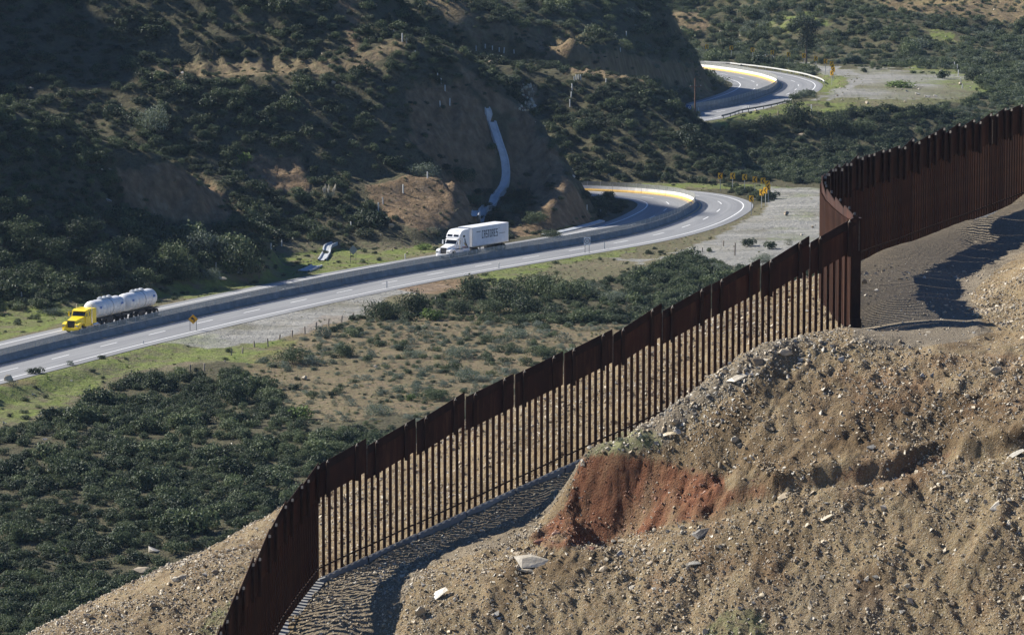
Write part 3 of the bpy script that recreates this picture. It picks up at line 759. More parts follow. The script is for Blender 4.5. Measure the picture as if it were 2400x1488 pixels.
def make_road(L, label):
    Fr = frames(L); total = Fr[-1][3]
    rd = strip('road', Fr, -9.7, 9.7, 0.0, M['asphalt'], uv=True)
    tag(rd, label, kind='structure')
    for sgn in (1, -1):
        strip('edge_line', Fr, sgn * 7.95, sgn * 8.15, 0.010, M['marking'], rd)
        strip('edge_line', Fr, sgn * 0.75, sgn * 0.90, 0.010, M['yellow_paint'], rd)
        s = 5.0
        while s < total - 6:
            strip('lane_dash', Fr, sgn * 4.35, sgn * 4.53, 0.010, M['marking'], rd, s, s + 4.5)
            s += 13.0
    return Fr, rd
FL, road_low = make_road(LOW, "four lane asphalt highway sweeping through the valley to the lower bend")
FU, road_up = make_road(UPR, "asphalt highway rounding the distant upper bend")

def make_barrier(Fr, label, grp, s0, s1):
    root = empty('concrete_barrier', Fr[0][0], 0, label, 'concrete barrier', grp)
    base = Vector(root.location)
    prof = [(-0.30, 0.0), (-0.30, 0.10), (-0.17, 0.38), (-0.10, 0.88), (0.10, 0.88), (0.17, 0.38), (0.30, 0.10), (0.30, 0.0)]
    mi = [1, 1, 2, 0, 0, 0, 0]
    s = s0
    while s < s1 - 6:
        mb = MB(); k = 4; vs = []
        for i in range(k + 1):
            p, t, n = at_station(Fr, s + 0.03 + (5.94) * i / k)
            for a, h in prof: vs.append(p + n * a + Vector((0, 0, h)) - base)
        m = len(prof)
        for i in range(k):
            for j in range(m - 1):
                mb.v = vs
                mb.f.append((i * m + j, (i + 1) * m + j, (i + 1) * m + j + 1, i * m + j + 1)); mb.m.append(mi[j])
        mb.f += [tuple(range(m)), tuple(range(k * m, (k + 1) * m))[::-1]]; mb.m += [0, 0]
        mb.build('barrier_block', [M['concrete'], M['yellow_paint'], M['white_paint']], root)
        s += 6.0
    return root
make_barrier(FL, "grey concrete median barrier running the length of the near highway", 'median barriers', 4, FL[-1][3] - 4)
make_barrier(FU, "grey concrete median barrier round the distant upper bend", 'median barriers', 4, FU[-1][3] - 4)
def make_screen(Fr, label, s0, s1):
    root = empty('wire_fence', Fr[0][0], 0, label, 'wire fence', 'anti-glare screens on the barriers')
    base = Vector(root.location)
    pm = MB(); pm.tube((0, 0, 0.86), (0, 0, 1.62), 0.032, n=6)
    pmesh = None; s = s0; n_ = 0
    while s < s1:
        p, t, n = at_station(Fr, s)
        if pmesh is None:
            o = pm.build('post', M['galv'], root); pmesh = o.data
        else:
            o = bpy.data.objects.new('post', pmesh); col.objects.link(o); o.parent = root
        o.location = p - base
        s += 2.4 if n_ < 280 else 4.8; n_ += 1
    mb = MB(); s = s0
    w = 0.034
    while s < s1 - 0.7:
        for d in (1, -1):
            a, t, n = at_station(Fr, s + (0 if d == 1 else 0.45)); b, t2, n2 = at_station(Fr, s + (0.45 if d == 1 else 0))
            A = a + Vector((0, 0, 0.89)) - base; B = b + Vector((0, 0, 1.58)) - base
            mb.v += [tuple(A - t * w), tuple(A + t * w), tuple(B + t * w), tuple(B - t * w)]
            k = len(mb.v); mb.f.append((k - 4, k - 3, k - 2, k - 1)); mb.m.append(0)
        s += 0.12
    pts = [f for f in Fr if s0 <= f[3] <= s1]
    for h in (0.89, 1.58):
        for i in range(len(pts) - 1):
            A = pts[i][0] - base; B = pts[i + 1][0] - base
            k = len(mb.v)
            mb.v += [(A.x, A.y, A.z + h), (B.x, B.y, B.z + h), (B.x, B.y, B.z + h + 0.035), (A.x, A.y, A.z + h + 0.035)]
            mb.f.append((k, k + 1, k + 2, k + 3)); mb.m.append(0)
    tag(mb.build('netting', M['mesh'], root), kind='stuff')
make_screen(FL, "low wire mesh screen on top of the near highway barrier", 4, FL[-1][3] - 6)
make_screen(FU, "low wire mesh screen on top of the distant bend's barrier", 4, FU[-1][3] - 6)

def station_of(Fr, px, lo=0, hi=1e9, off=0.0):
    best = None
    for p, t, n, s in Fr:
        if lo <= s <= hi:
            q = p + n * off
            x, y = proj(q.x, q.y, q.z)
            if best is None or abs(x - px) < best[0]: best = (abs(x - px), s)
    return best[1]
apexL = max(FL, key=lambda f: proj(f[0].x, f[0].y, f[0].z)[0])[3]
apexU = max(FU, key=lambda f: proj(f[0].x, f[0].y, f[0].z)[0])[3]
def guardrail(Fr, off, s0, s1, label, m):
    root = empty('guardrail', at_station(Fr, s0)[0] + at_station(Fr, s0)[2] * off, 0, label, 'guardrail', 'guardrails')
    base = Vector(root.location)
    prof = [(0, .48), (.05, .54), (0, .62), (.05, .70), (0, .78)]
    k = int((s1 - s0) / 2); vs = []; mb = MB()
    for i in range(k + 1):
        p, t, n = at_station(Fr, s0 + (s1 - s0) * i / k)
        for a, h in prof: vs.append(tuple(p + n * (off - a) + Vector((0, 0, h)) - base))
        for a, h in prof: vs.append(tuple(p + n * (off - a + .02) + Vector((0, 0, h)) - base))
    mb.v = vs
    for i in range(k):
        for j in range(4):
            mb.f.append((i * 10 + j, (i + 1) * 10 + j, (i + 1) * 10 + j + 1, i * 10 + j + 1)); mb.m.append(0)
            mb.f.append((i * 10 + 6 + j, (i + 1) * 10 + 6 + j, (i + 1) * 10 + 5 + j, i * 10 + 5 + j)); mb.m.append(0)
    mb.build('rail', m, root)
    pm = MB(); pm.box((0, 0, 0.36), (0.14, 0.14, 0.8)); pme = None; s = s0 + 0.5
    while s < s1:
        p, t, n = at_station(Fr, s)
        if pme is None: o = pm.build('post', m, root); pme = o.data
        else: o = bpy.data.objects.new('post', pme); col.objects.link(o); o.parent = root
        o.location = p + n * (off + 0.12) - base; s += 3.8
guardrail(FU, 10.1, apexU + 3, FU[-1][3] - 6, "white guardrail round the outside of the distant bend", M['post_white'])
guardrail(FU, 10.1, station_of(FU, 1690, 0, apexU, 10.1), station_of(FU, 1846, 0, apexU, 10.1), "short dark guardrail along the near edge of the upper bend", M['galv_dark'])

def channel(name, px, width, depth, label, m, wall=0.18, lift=0.12):
    pts = [hit(*p) for p in px]
    pts = catmull(pts, 1.0)
    root_o = pts[0].copy()
    mb = MB(); vs = []
    for i, p in enumerate(pts):
        a = pts[max(0, i - 1)]; b = pts[min(len(pts) - 1, i + 1)]
        t = (b - a); t.z = 0; t.normalize(); n = Vector((t.y, -t.x, 0))
        zz = float(valley(np.array([p.x]), np.array([p.y]))[0]) + lift
        zz = max(zz, max(float(valley(np.array([p.x + n.x * width * k]), np.array([p.y + n.y * width * k]))[0]) for k in (-.4, .4)) + 0.02)
        w = width / 2
        for a_, h in ((-w - wall, -0.8), (-w - wall, depth), (-w, depth), (-w + .1, 0), (w - .1, 0), (w, depth), (w + wall, depth), (w + wall, -0.8)):
            q = Vector((p.x, p.y, zz)) + n * a_ - root_o; vs.append((q.x, q.y, q.z + h))
    mb.v = vs
    for i in range(len(pts) - 1):
        for j in range(7):
            mb.f.append((i * 8 + j, i * 8 + j + 1, i * 8 + 9 + j, i * 8 + 8 + j)); mb.m.append(0)
    o = mb.build(name, m); o.location = root_o
    return tag(o, label, 'drain', 'drainage channels')
channel('drainage_chute', [(1142,262),(1154,300),(1170,338),(1182,375),(1186,412),(1180,440),(1162,462),(1152,485),(1128,505),(1112,518)], 1.0, 0.22,
        "long concrete drainage chute curving down the dark cut slope behind the white truck", M['concrete_chute'])
channel('drainage_channel', [(784,572),(768,580),(764,596),(754,612)], 0.9, 0.22, "short pale concrete ditch beside the grey diamond sign", M['concrete_chute'])
channel('drainage_channel', [(742,624),(728,631),(712,637)], 1.4, 0.12, "small concrete spillway at the highway edge below the ditch", M['concrete_chute'])
sA = station_of(FL, 1270, 0, apexL, -10.6); sB = station_of(FL, 1408, 0, apexL, -10.6)
kerb = MB(); kv = []
for i in range(25):
    p, t, n = at_station(FL, sA + (sB - sA) * i / 24)
    for a_, h in ((-10.0, -.1), (-10.0, .16), (-10.9, .30), (-10.9, -.1)): kv.append(tuple(p + n * a_ + Vector((0, 0, h))))
kerb.v = kv
for i in range(24):
    for j in range(3): kerb.f.append((i * 4 + j, i * 4 + 4 + j, i * 4 + 5 + j, i * 4 + 1 + j)); kerb.m.append(0)
tag(kerb.build('road_kerb', M['concrete_chute']), "pale concrete gutter kerb at the foot of the cut inside the lower bend", 'kerb')

# ------------------------------------------------------------------ border fence
H = 5.45
def near_z(x, y): return float(near(np.array([x]), np.array([y]))[0])
bol = MB(); bol.box((0, 0, 2.6), (0.140, 0.080, 5.5)); BOL = None
def rail_box(mb, A, B, w, h, nrm, off, z0, mi=0):
    """box that follows A->B, w thick along nrm starting at off, h high from z0"""
    a0 = A + nrm * off; a1 = A + nrm * (off + w); b0 = B + nrm * off; b1 = B + nrm * (off + w)
    up0 = Vector((0, 0, z0)); up1 = Vector((0, 0, z0 + h))
    mb.hexa([a0 + up0, a1 + up0, b1 + up0, b0 + up0], [a0 + up1, a1 + up1, b1 + up1, b0 + up1], mi)
def build_fence(nodes, label, skip=()):
    global BOL
    base = Vector(nodes[0])
    root = empty('border_fence', base, 0, label, 'fence', 'border fence stretches')
    N = [Vector(n) for n in nodes]
    rnd = random.Random(5)
    # bollards
    carry = 0.12
    for i in range(len(N) - 1):
        A, B = N[i], N[i + 1]; d = (B - A); d2 = Vector((d.x, d.y, 0)); L = d2.length; t = d2 / L
        s = carry
        while s < L:
            p = A + d * (s / L)
            if BOL is None: o = bol.build('bollard', M['rust_orange'], root); BOL = o.data
            else: o = bpy.data.objects.new('bollard', BOL); col.objects.link(o); o.parent = root
            o.location = p - base + Vector((0, 0, -0.15)); o.rotation_euler = (0, 0, math.atan2(t.y, t.x))
            s += 0.288
        carry = s - L
        nr = Vector((t.y, -t.x, 0))
        a = A + t * 0.03 - base; b = B - t * 0.03 - base
        j0, j1 = rnd.uniform(-0.22, 0.04), rnd.uniform(0.0, 0.24)
        pl = MB()
        c0 = [a + nr * 0.05 + Vector((0, 0, H - 1.5 + j0)), a + nr * 0.075 + Vector((0, 0, H - 1.5 + j0)), b + nr * 0.075 + Vector((0, 0, H - 1.5 + j1)), b + nr * 0.05 + Vector((0, 0, H - 1.5 + j1))]
        c1 = [v + Vector((0, 0, 1.55)) for v in c0]
        pl.hexa(c0, c1)
        plate = pl.build('plate', M['rust_plate'], root)
        lip = MB(); e = Vector((0, 0, 1.18))
        l0 = [c0[1] + e + nr * 0.002, c0[1] + e + nr * 0.06, c0[2] + e + nr * 0.06, c0[2] + e + nr * 0.002]
        l1 = [v + Vector((0, 0, 0.40)) - nr * (0.0 if k in (0, 3) else 0.045) for k, v in enumerate(l0)]
        lip.hexa(l0, l1); lip.build('top_lip', M['rust_dark'], plate)
        for k in (0.19, 0.80):
            q = a.lerp(b, k); jz = j0 + (j1 - j0) * k
            rb = MB(); rb.box((0, 0, 0), (0.15, 0.13, 1.62), 0); rb.prism([(-0.06, 0), (0.06, 0), (0.0, 0.13)], 'y', -0.065, 0.03, 1)
            rb.v = rb.v[:8] + [(x, y, z + 0.82) for x, y, z in rb.v[8:]]
            o = rb.build('rib', [M['rust_dark'], M['steel_cap']], plate)
            o.location = q + nr * 0.205 + Vector((0, 0, H - 0.83 + jz)); o.rotation_euler = (0, 0, math.atan2(t.y, t.x))
        ft = MB(); rail_box(ft, a, b, 0.42, 0.30, nr, 0.05, -0.18); ft.build('footing', M['concrete'], root)
        rl = MB(); rail_box(rl, a, b, 0.05, 0.07, nr, 0.045, 0.55); rl.build('rail', M['rust_dark'], root)
        if i not in skip:
            jt = MB(); jt.box(b - base * 0 + nr * 0.10 + Vector((0, 0, H - 0.75)) + t * 0.03, (0.02, 0.02, 1.45)); jt.build('joint_strip', M['steel_cap'], root)
    return root
nF = pp(FL_LEFT[:-1]) + pp(FL_FRONT)
build_fence(nF, "rusty steel bollard fence climbing the foreground slope to the corner post")
build_fence(pp(W_PX), "dark rusty fence wall curving away behind the gravel road")
A_ = Vector(P(2004, 783, 205.1))
cp = empty('corner_post', A_, 0.1, "square rusty corner post where the two fence runs meet", 'fence post')
pb = MB(); pb.box((0, 0, 2.55), (0.42, 0.42, 5.9)); pb.build('post', M['rust_dark'], cp)
pb = MB(); pb.box((-0.14, -0.235, 4.75), (0.30, 0.03, 1.45)); pb.build('cover_plate', M['rust_plate'], cp)
pb = MB(); pb.box((0, 0, 0.3), (0.5, 0.5, 0.9)); pb.build('base_sleeve', M['rust_dark'], cp)
pb = MB(); pb.box((0, 0, 5.52), (0.46, 0.46, 0.05)); pb.build('cap', M['rust_dark'], cp)
# low concrete kerb blocks along the road side of the far wall
wn_ = [Vector(p) for p in pp(W_PX)]
kc = empty('kerb_row', wn_[8], 0, "row of rust stained concrete blocks along the foot of the curved wall", 'kerb')
for i in range(9, len(wn_) - 1):
    A, B = wn_[i], wn_[i + 1]; t = (B - A); t.z = 0; t.normalize(); nr = Vector((t.y, -t.x, 0))
    mb = MB(); rail_box(mb, A + t * .06 - wn_[8], B - t * .06 - wn_[8], 0.30, 0.42, nr, 0.52, -0.12); mb.build('block', M['concrete'], kc)

# ------------------------------------------------------------------ trucks
def wheel(parent, x, y, r=0.52, w=0.28, side=1):
    mb = MB(); mb.lathe([(-w / 2, r * 0.86), (-w / 2 + .03, r), (w / 2 - .03, r), (w / 2, r * 0.86), (w / 2, r * .58), (w / 2 - .06, r * .56)], 20, 0, 'y')
    o = mb.build('tyre' if False else 'wheel', M['tyre'], parent, smooth=True); o.location = (x, y, r); 
    if side < 0: o.rotation_euler = (0, 0, math.pi)
    rm = MB(); rm.lathe([(w / 2 - .07, r * .56), (w / 2 - .05, r * .3), (w / 2 + .02, r * .22), (w / 2 + .03, r * .05)], 14, 0, 'y'); rm.build('rim', M['rim'], o)
    return o
def tractor(root, body, high, length):
    """conventional truck tractor, front bumper at x=0, +x forward"""
    hood = MB()
    w = 0.86
    # hood: narrow nose sloping up to the cowl
    b = [(-2.35, -1.0, 0.95), (-0.30, -w + .08, 0.75), (-0.30, w - .08, 0.75), (-2.35, 1.0, 0.95)]
    t = [(-2.35, -0.92, 2.02), (-0.38, -0.62, 1.62), (-0.38, 0.62, 1.62), (-2.35, 0.92, 2.02)]
    hood.hexa(b, t); hood.build('hood', body, root)
    for y in (-1, 1):
        fd = MB(); fd.prism([(-0.12, 0.62), (-0.10, 1.12), (-0.35, 1.32), (-0.95, 1.42), (-1.75, 1.28), (-2.05, 0.85), (-1.86, 0.85), (-1.62, 1.12), (-1.25, 1.2), (-0.92, 1.1), (-0.72, 0.62)], 'y', y * 0.62 if y > 0 else -1.22, 1.22 if y > 0 else -0.62)
        fd.build('fender', body, root)
        hl = MB(); hl.box((-0.08, y * 0.98, 1.0), (0.06, 0.30, 0.2)); hl.build('headlight', M['chrome'], root)
        st = MB(); st.box((-3.0, y * 1.06, 0.55), (1.9, 0.30, 0.36)); st.tube((-3.9, y * 1.0, 0.68), (-5.3, y * 1.0, 0.68), 0.3, n=12); st.build('fuel_tank', M['chrome'] if high is False else M['galv'], root)
        mi = MB(); mi.box((-2.25, y * 1.42, 2.25), (0.10, 0.18, 0.62)); mi.tube((-2.3, y * 1.05, 2.5), (-2.25, y * 1.42, 2.5), 0.02, n=5); mi.build('mirror', body, root)
        wheel(root, -1.25, y * 0.89, 0.52, 0.30, y)
        for x in (-length + 1.9, -length + 0.6):
            wheel(root, x, y * 0.93, 0.52, 0.58, y)
        tk = MB(); tk.tube((-3.0 if high else -3.75, y * 1.12, 1.0), (-3.0 if high else -3.75, y * 1.12, 3.4 if not high else 3.0), 0.07, n=8); tk.build('exhaust_stack', M['chrome'], root)
    gr = MB(); gr.box((-0.34, 0, 1.18), (0.10, 1.0, 0.84))
    gr.build('grille', M['chassis'], root)
    gs = MB()
    for k in range(7): gs.box((-0.28, -0.45 + 0.15 * k, 1.18), (0.03, 0.03, 0.84))
    gs.build('grille_bars', M['chassis'] if not high else M['galv_dark'], root)
    bp = MB(); bp.prism([(-0.02, -1.15), (0.12, -0.8), (0.15, 0), (0.12, 0.8), (-0.02, 1.15), (-0.3, 1.15), (-0.3, -1.15)], 'z', 0.36, 0.68); bp.build('bumper', body if not high else M['truck_white'], root)
    cab = MB(); h = 2.78
    cab.prism([(-3.75, 0.72), (-2.2, 0.72), (-2.25, 1.95), (-2.62, h - .05), (-3.0, h + .06), (-3.75, h + .06)], 'y', -1.05, 1.05); cabo = cab.build('cab', body, root)
    ws = MB(); ws.hexa([(-2.245, -0.92, 2.03), (-2.215, -0.92, 2.03), (-2.215, 0.92, 2.03), (-2.245, 0.92, 2.03)], [(-2.60, -0.90, 2.62), (-2.57, -0.90, 2.62), (-2.57, 0.90, 2.62), (-2.60, 0.90, 2.62)])
    ws.build('windscreen', M['glass'], cabo)
    vz = MB(); vz.hexa([(-2.60, -0.98, 2.66), (-2.25, -0.98, 2.60), (-2.25, 0.98, 2.60), (-2.60, 0.98, 2.66)], [(-2.60, -0.98, 2.73), (-2.25, -0.98, 2.65), (-2.25, 0.98, 2.65), (-2.60, 0.98, 2.73)]); vz.build('visor', body, cabo)
    for y in (-1, 1):
        dw = MB(); dw.prism([(-3.35, 1.98), (-2.38, 1.98), (-2.62, 2.50), (-3.35, 2.50)], 'y', y * 1.045, y * 1.065); dw.build('door_window', M['glass'], cabo)
        dr = MB(); dr.prism([(-3.42, 0.95), (-2.34, 0.95), (-2.34, 1.90), (-3.42, 1.90)], 'y', y * 1.052, y * 1.066); dr.build('door', body, cabo)
    sl = MB()
    if high:
        sl.prism([(-5.6, 0.72), (-3.76, 0.72), (-3.76, 2.8), (-2.75, 2.86), (-2.95, 3.35), (-3.5, 3.86), (-4.1, 4.02), (-5.6, 4.05)], 'y', -1.16, 1.16); slo = sl.build('sleeper', body, root)
        for y in (-0.56, 0.56):
            f = MB(); f.hexa([(-2.85, y - .42, 3.08), (-2.80, y - .42, 3.08), (-2.80, y + .42, 3.08), (-2.85, y + .42, 3.08)], [(-3.0, y - .42, 3.38), (-2.95, y - .42, 3.38), (-2.95, y + .42, 3.38), (-3.0, y + .42, 3.38)]); f.build('roof_window', M['glass'], slo)
        for y in (-1, 1):
            f = MB(); f.box((-4.1, y * 1.168, 3.05), (0.5, 0.02, 0.32)); f.build('side_window', M['glass'], slo)
            d = MB(); d.prism([(-5.2, 1.35), (-4.9, 1.35), (-4.3, 2.2), (-4.2, 2.75), (-4.4, 2.75), (-4.55, 2.25)], 'y', y * 1.165, y * 1.172, 0)
            d.prism([(-5.4, 1.22), (-2.3, 1.22), (-1.2, 1.30), (-2.3, 1.36), (-5.4, 1.34)], 'y', y * 1.165, y * 1.173, 0)
            d.prism([(-5.0, 1.40), (-3.9, 1.40), (-3.5, 1.52), (-4.6, 1.55)], 'y', y * 1.165, y * 1.173, 1)
            d.prism([(-4.9, 1.6), (-4.5, 1.6), (-4.0, 2.1), (-4.2, 2.1)], 'y', y * 1.165, y * 1.174, 2)
            d.build('stripe', [M['chassis'], M['decal_red'], M['decal_gold']], slo)
        lg = MB()
        for k in range(9): lg.box((-3.63 - 0.0, -0.55 + 0.13 * k, 3.90), (0.16, 0.08, 0.02), 0, 0, Matrix.Rotation(math.radians(15), 3, 'Y') @ Matrix.Identity(3))
        lg.build('roof_mark', M['decal_blue'], slo)
    else:
        sl.prism([(-4.95, 0.75), (-3.76, 0.75), (-3.76, 2.86), (-4.95, 2.86)], 'y', -1.12, 1.12); sl.build('sleeper', body, root)
    ch = MB(); ch.box((-length / 2 - 0.6, 0, 0.80), (length - 1.4, 0.85, 0.28)); ch.box((-length + 1.2, 0, 1.12), (1.2, 0.9, 0.18)); ch.build('chassis', M['chassis'], root)

def place_truck(root, Fr, px, off, s_hi):
    # nose at photo column px in the lane `off` from the median
    s = station_of(Fr, px, 0, s_hi, off)
    p, t, n = at_station(Fr, s)
    root.location = p + n * off + Vector((0, 0, 0.012))
    root.rotation_euler = (0, 0, math.atan2(-t.y, -t.x))

tk = empty('tanker_truck', (0, 0, 0), 0, "yellow truck pulling two white cylindrical tank trailers", 'truck')
tractor(tk, M['truck_yellow'], False, 7.6)
def tank_trailer(x0, x1, front_bogie):
    tr = empty('tank_trailer', (0, 0, 0)); tr.parent = tk
    L = x0 - x1; r = 1.16; zc = 2.42
    mb = MB(); mb.lathe([(0, 0.02), (-0.04, 0.5), (-0.16, 0.86), (-0.38, r - .05), (-0.6, r), (-L * .32, r), (-L * .66, r), (-L + .6, r), (-L + .38, r - .05), (-L + .16, .86), (-L + .04, .5), (-L, .02)], 28)
    o = mb.build('tank', M['tank'], tr, smooth=True); o.location = (x0, 0, zc)
    k = 1
    for i in range(1, 9):
        x = -L * i / 9
        rb = MB(); rb.lathe([(x - .03, r), (x - .02, r + .035), (x + .02, r + .035), (x + .03, r)], 28)
        q = rb.build('band', M['tank'] if i != 5 else M['galv_dark'], tr, smooth=True); q.location = (x0, 0, zc)
    hb = MB(); hb.box((x0 - L * .5, 0, zc + r + .10), (L * .36, 0.62, 0.16)); hb.build('walkway', M['tank'], tr)
    for xx in (.36, .5, .64):
        m2 = MB(); m2.tube((x0 - L * xx, 0, zc + r + .16), (x0 - L * xx, 0, zc + r + .30), 0.24, n=14); m2.build('hatch', M['galv'], tr)
    for y in (-1, 1):
        lg = MB(); lg.box((x0 - 1.0, y * 1.155, zc + .30), (0.55, 0.02, 0.28)); lg.box((x1 + 1.3, y * 1.155, zc + .30), (0.55, 0.02, 0.28)); lg.build('tank_mark', M['decal_blue'], tr)
        df = MB(); df.box((x1 + 1.35, y * 0.98, 1.15), (2.9, 0.55, 0.05)); df.build('mudguard', M['chassis'], tr)
        cb = MB(); cb.box((x0 - L * .45, y * 0.85, .86), (1.6, .35, .5)); cb.build('tool_box', M['chassis'], tr)
    fr = MB(); fr.box(((x0 + x1) / 2, 0, 1.13), (L - .8, 0.9, 0.16)); fr.box((x1 + 1.4, 0, .8), (2.6, 0.9, .4)); fr.build('frame', M['chassis'], tr)
    for x in ([x1 + 2.0, x1 + 0.75] + ([x0 - 1.0, x0 - 2.2] if front_bogie else [])):
        for y in (-1, 1): wheel(tr, x, y * 0.95, 0.52, 0.56, y)
    return tr
tank_trailer(-5.15, -13.2, False)
tank_trailer(-13.95, -22.0, True)
place_truck(tk, FL, 166, -5.4, apexL)

wt = empty('box_truck', (0, 0, 0), 0, "white high roof truck hauling a long white box trailer with black lettering", 'truck')
tractor(wt, M['truck_white'], True, 8.2)
bx = MB(); x0, x1 = -6.15, -16.2
bx.box(((x0 + x1) / 2, 0, 2.70), (x0 - x1, 2.52, 2.86)); boxo = bx.build('trailer_box', M['trailer_white'], wt)
rf = MB(); rf.box(((x0 + x1) / 2, 0, 4.145), (x0 - x1 + .05, 2.56, 0.03)); rf.build('roof', M['truck_white'], boxo)
sk = MB()
for y in (-1, 1):
    sk.box(((x0 + x1) / 2, y * 1.27, 1.33), (x0 - x1, 0.03, 0.14)); sk.box((x0 - .05, y * 1.265, 2.7), (.10, .03, 2.8)); sk.box((x1 + .05, y * 1.265, 2.7), (.10, .03, 2.8))
sk.build('edge_rail', M['galv'], boxo)
rv = MB()
for y in (-1, 1):
    for i in range(1, 19): rv.box((x0 - 0.51 * i, y * 1.2635, 2.75), (0.035, 0.007, 2.6))
tag(rv.build('panel_seams', M['trailer_white'], boxo), kind='stuff')
fr = MB(); fr.box((-11.2, 0, 1.15), (9.6, 1.0, 0.2)); fr.box((-14.4, 0, 0.85), (2.9, 0.9, 0.4)); fr.build('frame', M['chassis'], wt)
for x in (-13.7, -15.0):
    for y in (-1, 1): wheel(wt, x, y * 0.95, 0.52, 0.56, y)
lgm = MB()
for y in (-.8, .8): lgm.box((-9.0, y, 0.72), (0.14, 0.14, 1.0))
lgm.build('landing_legs', M['chassis'], wt)
GL = {'C': ["####","#...","#...","#...","#...","#...","####"], 'A': ["####","#..#","#..#","####","#..#","#..#","#..#"], 'S': ["####","#...","#...","####","...#","...#","####"],
      'T': ["####",".##.",".##.",".##.",".##.",".##.",".##."], 'O': ["####","#..#","#..#","#..#","#..#","#..#","####"], 'R': ["####","#..#","#..#","###.","#..#","#..#","#..#"], 'E': ["####","#...","#...","###.","#...","#...","####"]}
def lettering(word, x, y, z, cw, ch, m, parent, sgn):
    """block capitals on the trailer side; the text runs backward along -x on the +y side"""
    mb = MB()
    for i, c in enumerate(word):
        for r, row in enumerate(GL[c]):
            for k, b in enumerate(row):
                if b == '#': mb.box((x - (i * 5.7 + k) * cw * sgn, y, z - r * ch), (cw * 1.02, 0.008, ch * 1.02))
    return mb.build('lettering', m, parent)
# side seen here is the truck's left (+y); its lettering reads from nose to tail
for sg in (1, -1):
    xs0 = -8.9 if sg == 1 else -8.9 - 8 * 5.7 * 0.098
    lettering("CASTORES", xs0, sg * 1.272, 3.42, 0.098, 0.165, M['decal_black'], boxo, sg)
    sm = MB(); sm.box((-7.9, sg * 1.2715, 3.42), (1.1, 0.006, 0.16)); sm.build('small_caption', M['decal_grey'], boxo)
    sm = MB(); sm.box((-14.4, sg * 1.2715, 2.72), (1.7, 0.006, 0.09)); sm.tube((-13.55, sg * 1.268, 3.52), (-13.55, sg * 1.276, 3.52), 0.09, n=10); sm.build('small_caption', M['decal_grey'], boxo)
place_truck(wt, FL, 1040, -5.4, apexL)

# ------------------------------------------------------------------ signs and posts
def chevron_proto():
    r = empty('chevron_sign', (0, 0, 0))
    p = MB(); p.box((0, 0, 1.1), (0.09, 0.06, 2.3)); p.build('post', M['post_white'], r)
    b = MB(); b.box((0, -0.06, 2.62), (0.80, 0.03, 1.02)); bo = b.build('board', M['sign_yellow'], r)
    c = MB(); c.prism([(-0.26, 2.62), (0.10, 3.06), (0.32, 3.06), (-0.02, 2.62), (0.32, 2.18), (0.10, 2.18)], 'y', -0.082, -0.077); c.build('chevron', M['sign_black'], bo)
    return r
CH = chevron_proto()
LOWC = [(1688,448,0,"leftmost in the row"),(1717,448,.5,"second from the left end"),(1745,451,.4,"third from the left end"),(1769,457,.1,"fourth from the left end"),(1788,460,.3,"fifth, by the bunched pair"),(1799,467,.0,"upper one of the bunched pair"),(1800.5,475,-.1,"lower one of the bunched pair"),(1794,483,-.35,"just below the bunched pair"),(1785,488,-.3,"second from the near end"),(1761,503,-.15,"nearest, low on the gravel")]
UPC = [(1656.5,136,.5),(1714,139,.5),(1763.6,144,.5),(1810,150,.45),(1848,155,.35),(1884,158,.2),(1912,165,.1),(1934.6,172,0),(1949,178,-.1),(1951.5,185,-.1),(1953,192,-.2),(1949.5,200.5,-.3)]
first = True
for x, y, rz, w in LOWC:
    o = CH if first else copy_tree(CH); first = False
    o.location = hit(x, y); o.rotation_euler = (0, 0, rz - 0.35)
    tag(o, "yellow chevron sign on the outside of the lower bend, " + w, 'road sign', 'chevron signs round the lower bend')
for i, (x, y, rz) in enumerate(UPC):
    o = copy_tree(CH); o.location = hit(x, y, 850) ; o.rotation_euler = (0, 0, rz - 0.35)
    w = ["first at the far left", "second from the far left", "third from the far left", "fourth, beside two white posts", "fifth, before the tall tree", "sixth, under the tall tree", "seventh, right of the tall tree", "eighth, where the rail turns",
         "top of the stacked four", "second of the stacked four", "third of the stacked four", "lowest of the stacked four"][i]
    tag(o, "small yellow chevron sign on the distant bend, " + w, 'road sign', 'chevron signs round the distant bend')

def flat_sign(name, px, py, basey, label, cat, w, h, shape, mats, posts=2, rz=0.0, minz=None, grp=None):
    g = hit(px, basey)
    r = empty(name, g, rz, label, cat, grp)
    D = g.y
    zc = float(P(px, py, D)[2]) - g.z
    for s in ((-0.32, 0.32) if posts == 2 else (0,)):
        p = MB(); p.box((s * w, 0.0, zc * .5 + .05), (0.07, 0.05, zc)); p.build('post', M['galv_dark'], r)
    b = MB()
    if shape == 'diamond': b.prism([(0, zc - h / 2), (w / 2, zc), (0, zc + h / 2), (-w / 2, zc)], 'y', -0.07, -0.04)
    else: b.prism([(-w / 2, zc - h / 2), (w / 2, zc - h / 2), (w / 2, zc + h / 2), (-w / 2, zc + h / 2)], 'y', -0.07, -0.04)
    bo = b.build('board', M[mats], r)
    return r, bo, zc
r, bo, zc = flat_sign('warning_sign', 453, 748, 775, "amber diamond sign with a black left bending arrow beside the highway", 'road sign', 1.28, 1.28, 'diamond', 'sign_orange')
a = MB(); a.prism([(0.05, zc - .34), (0.19, zc - .34), (0.17, zc + .06), (-0.04, zc + .22), (-0.04, zc + .34), (-0.34, zc + .12), (-0.06, zc - .10), (-0.05, zc + .02), (0.05, zc - .05)], 'y', -0.078, -0.072); a.build('arrow', M['sign_black'], bo)
r, bo, zc = flat_sign('speed_limit_sign', 1376, 565, 594, "white speed limit sign reading 90 inside a dark ring", 'road sign', 0.98, 1.18, 'rect', 'sign_white')
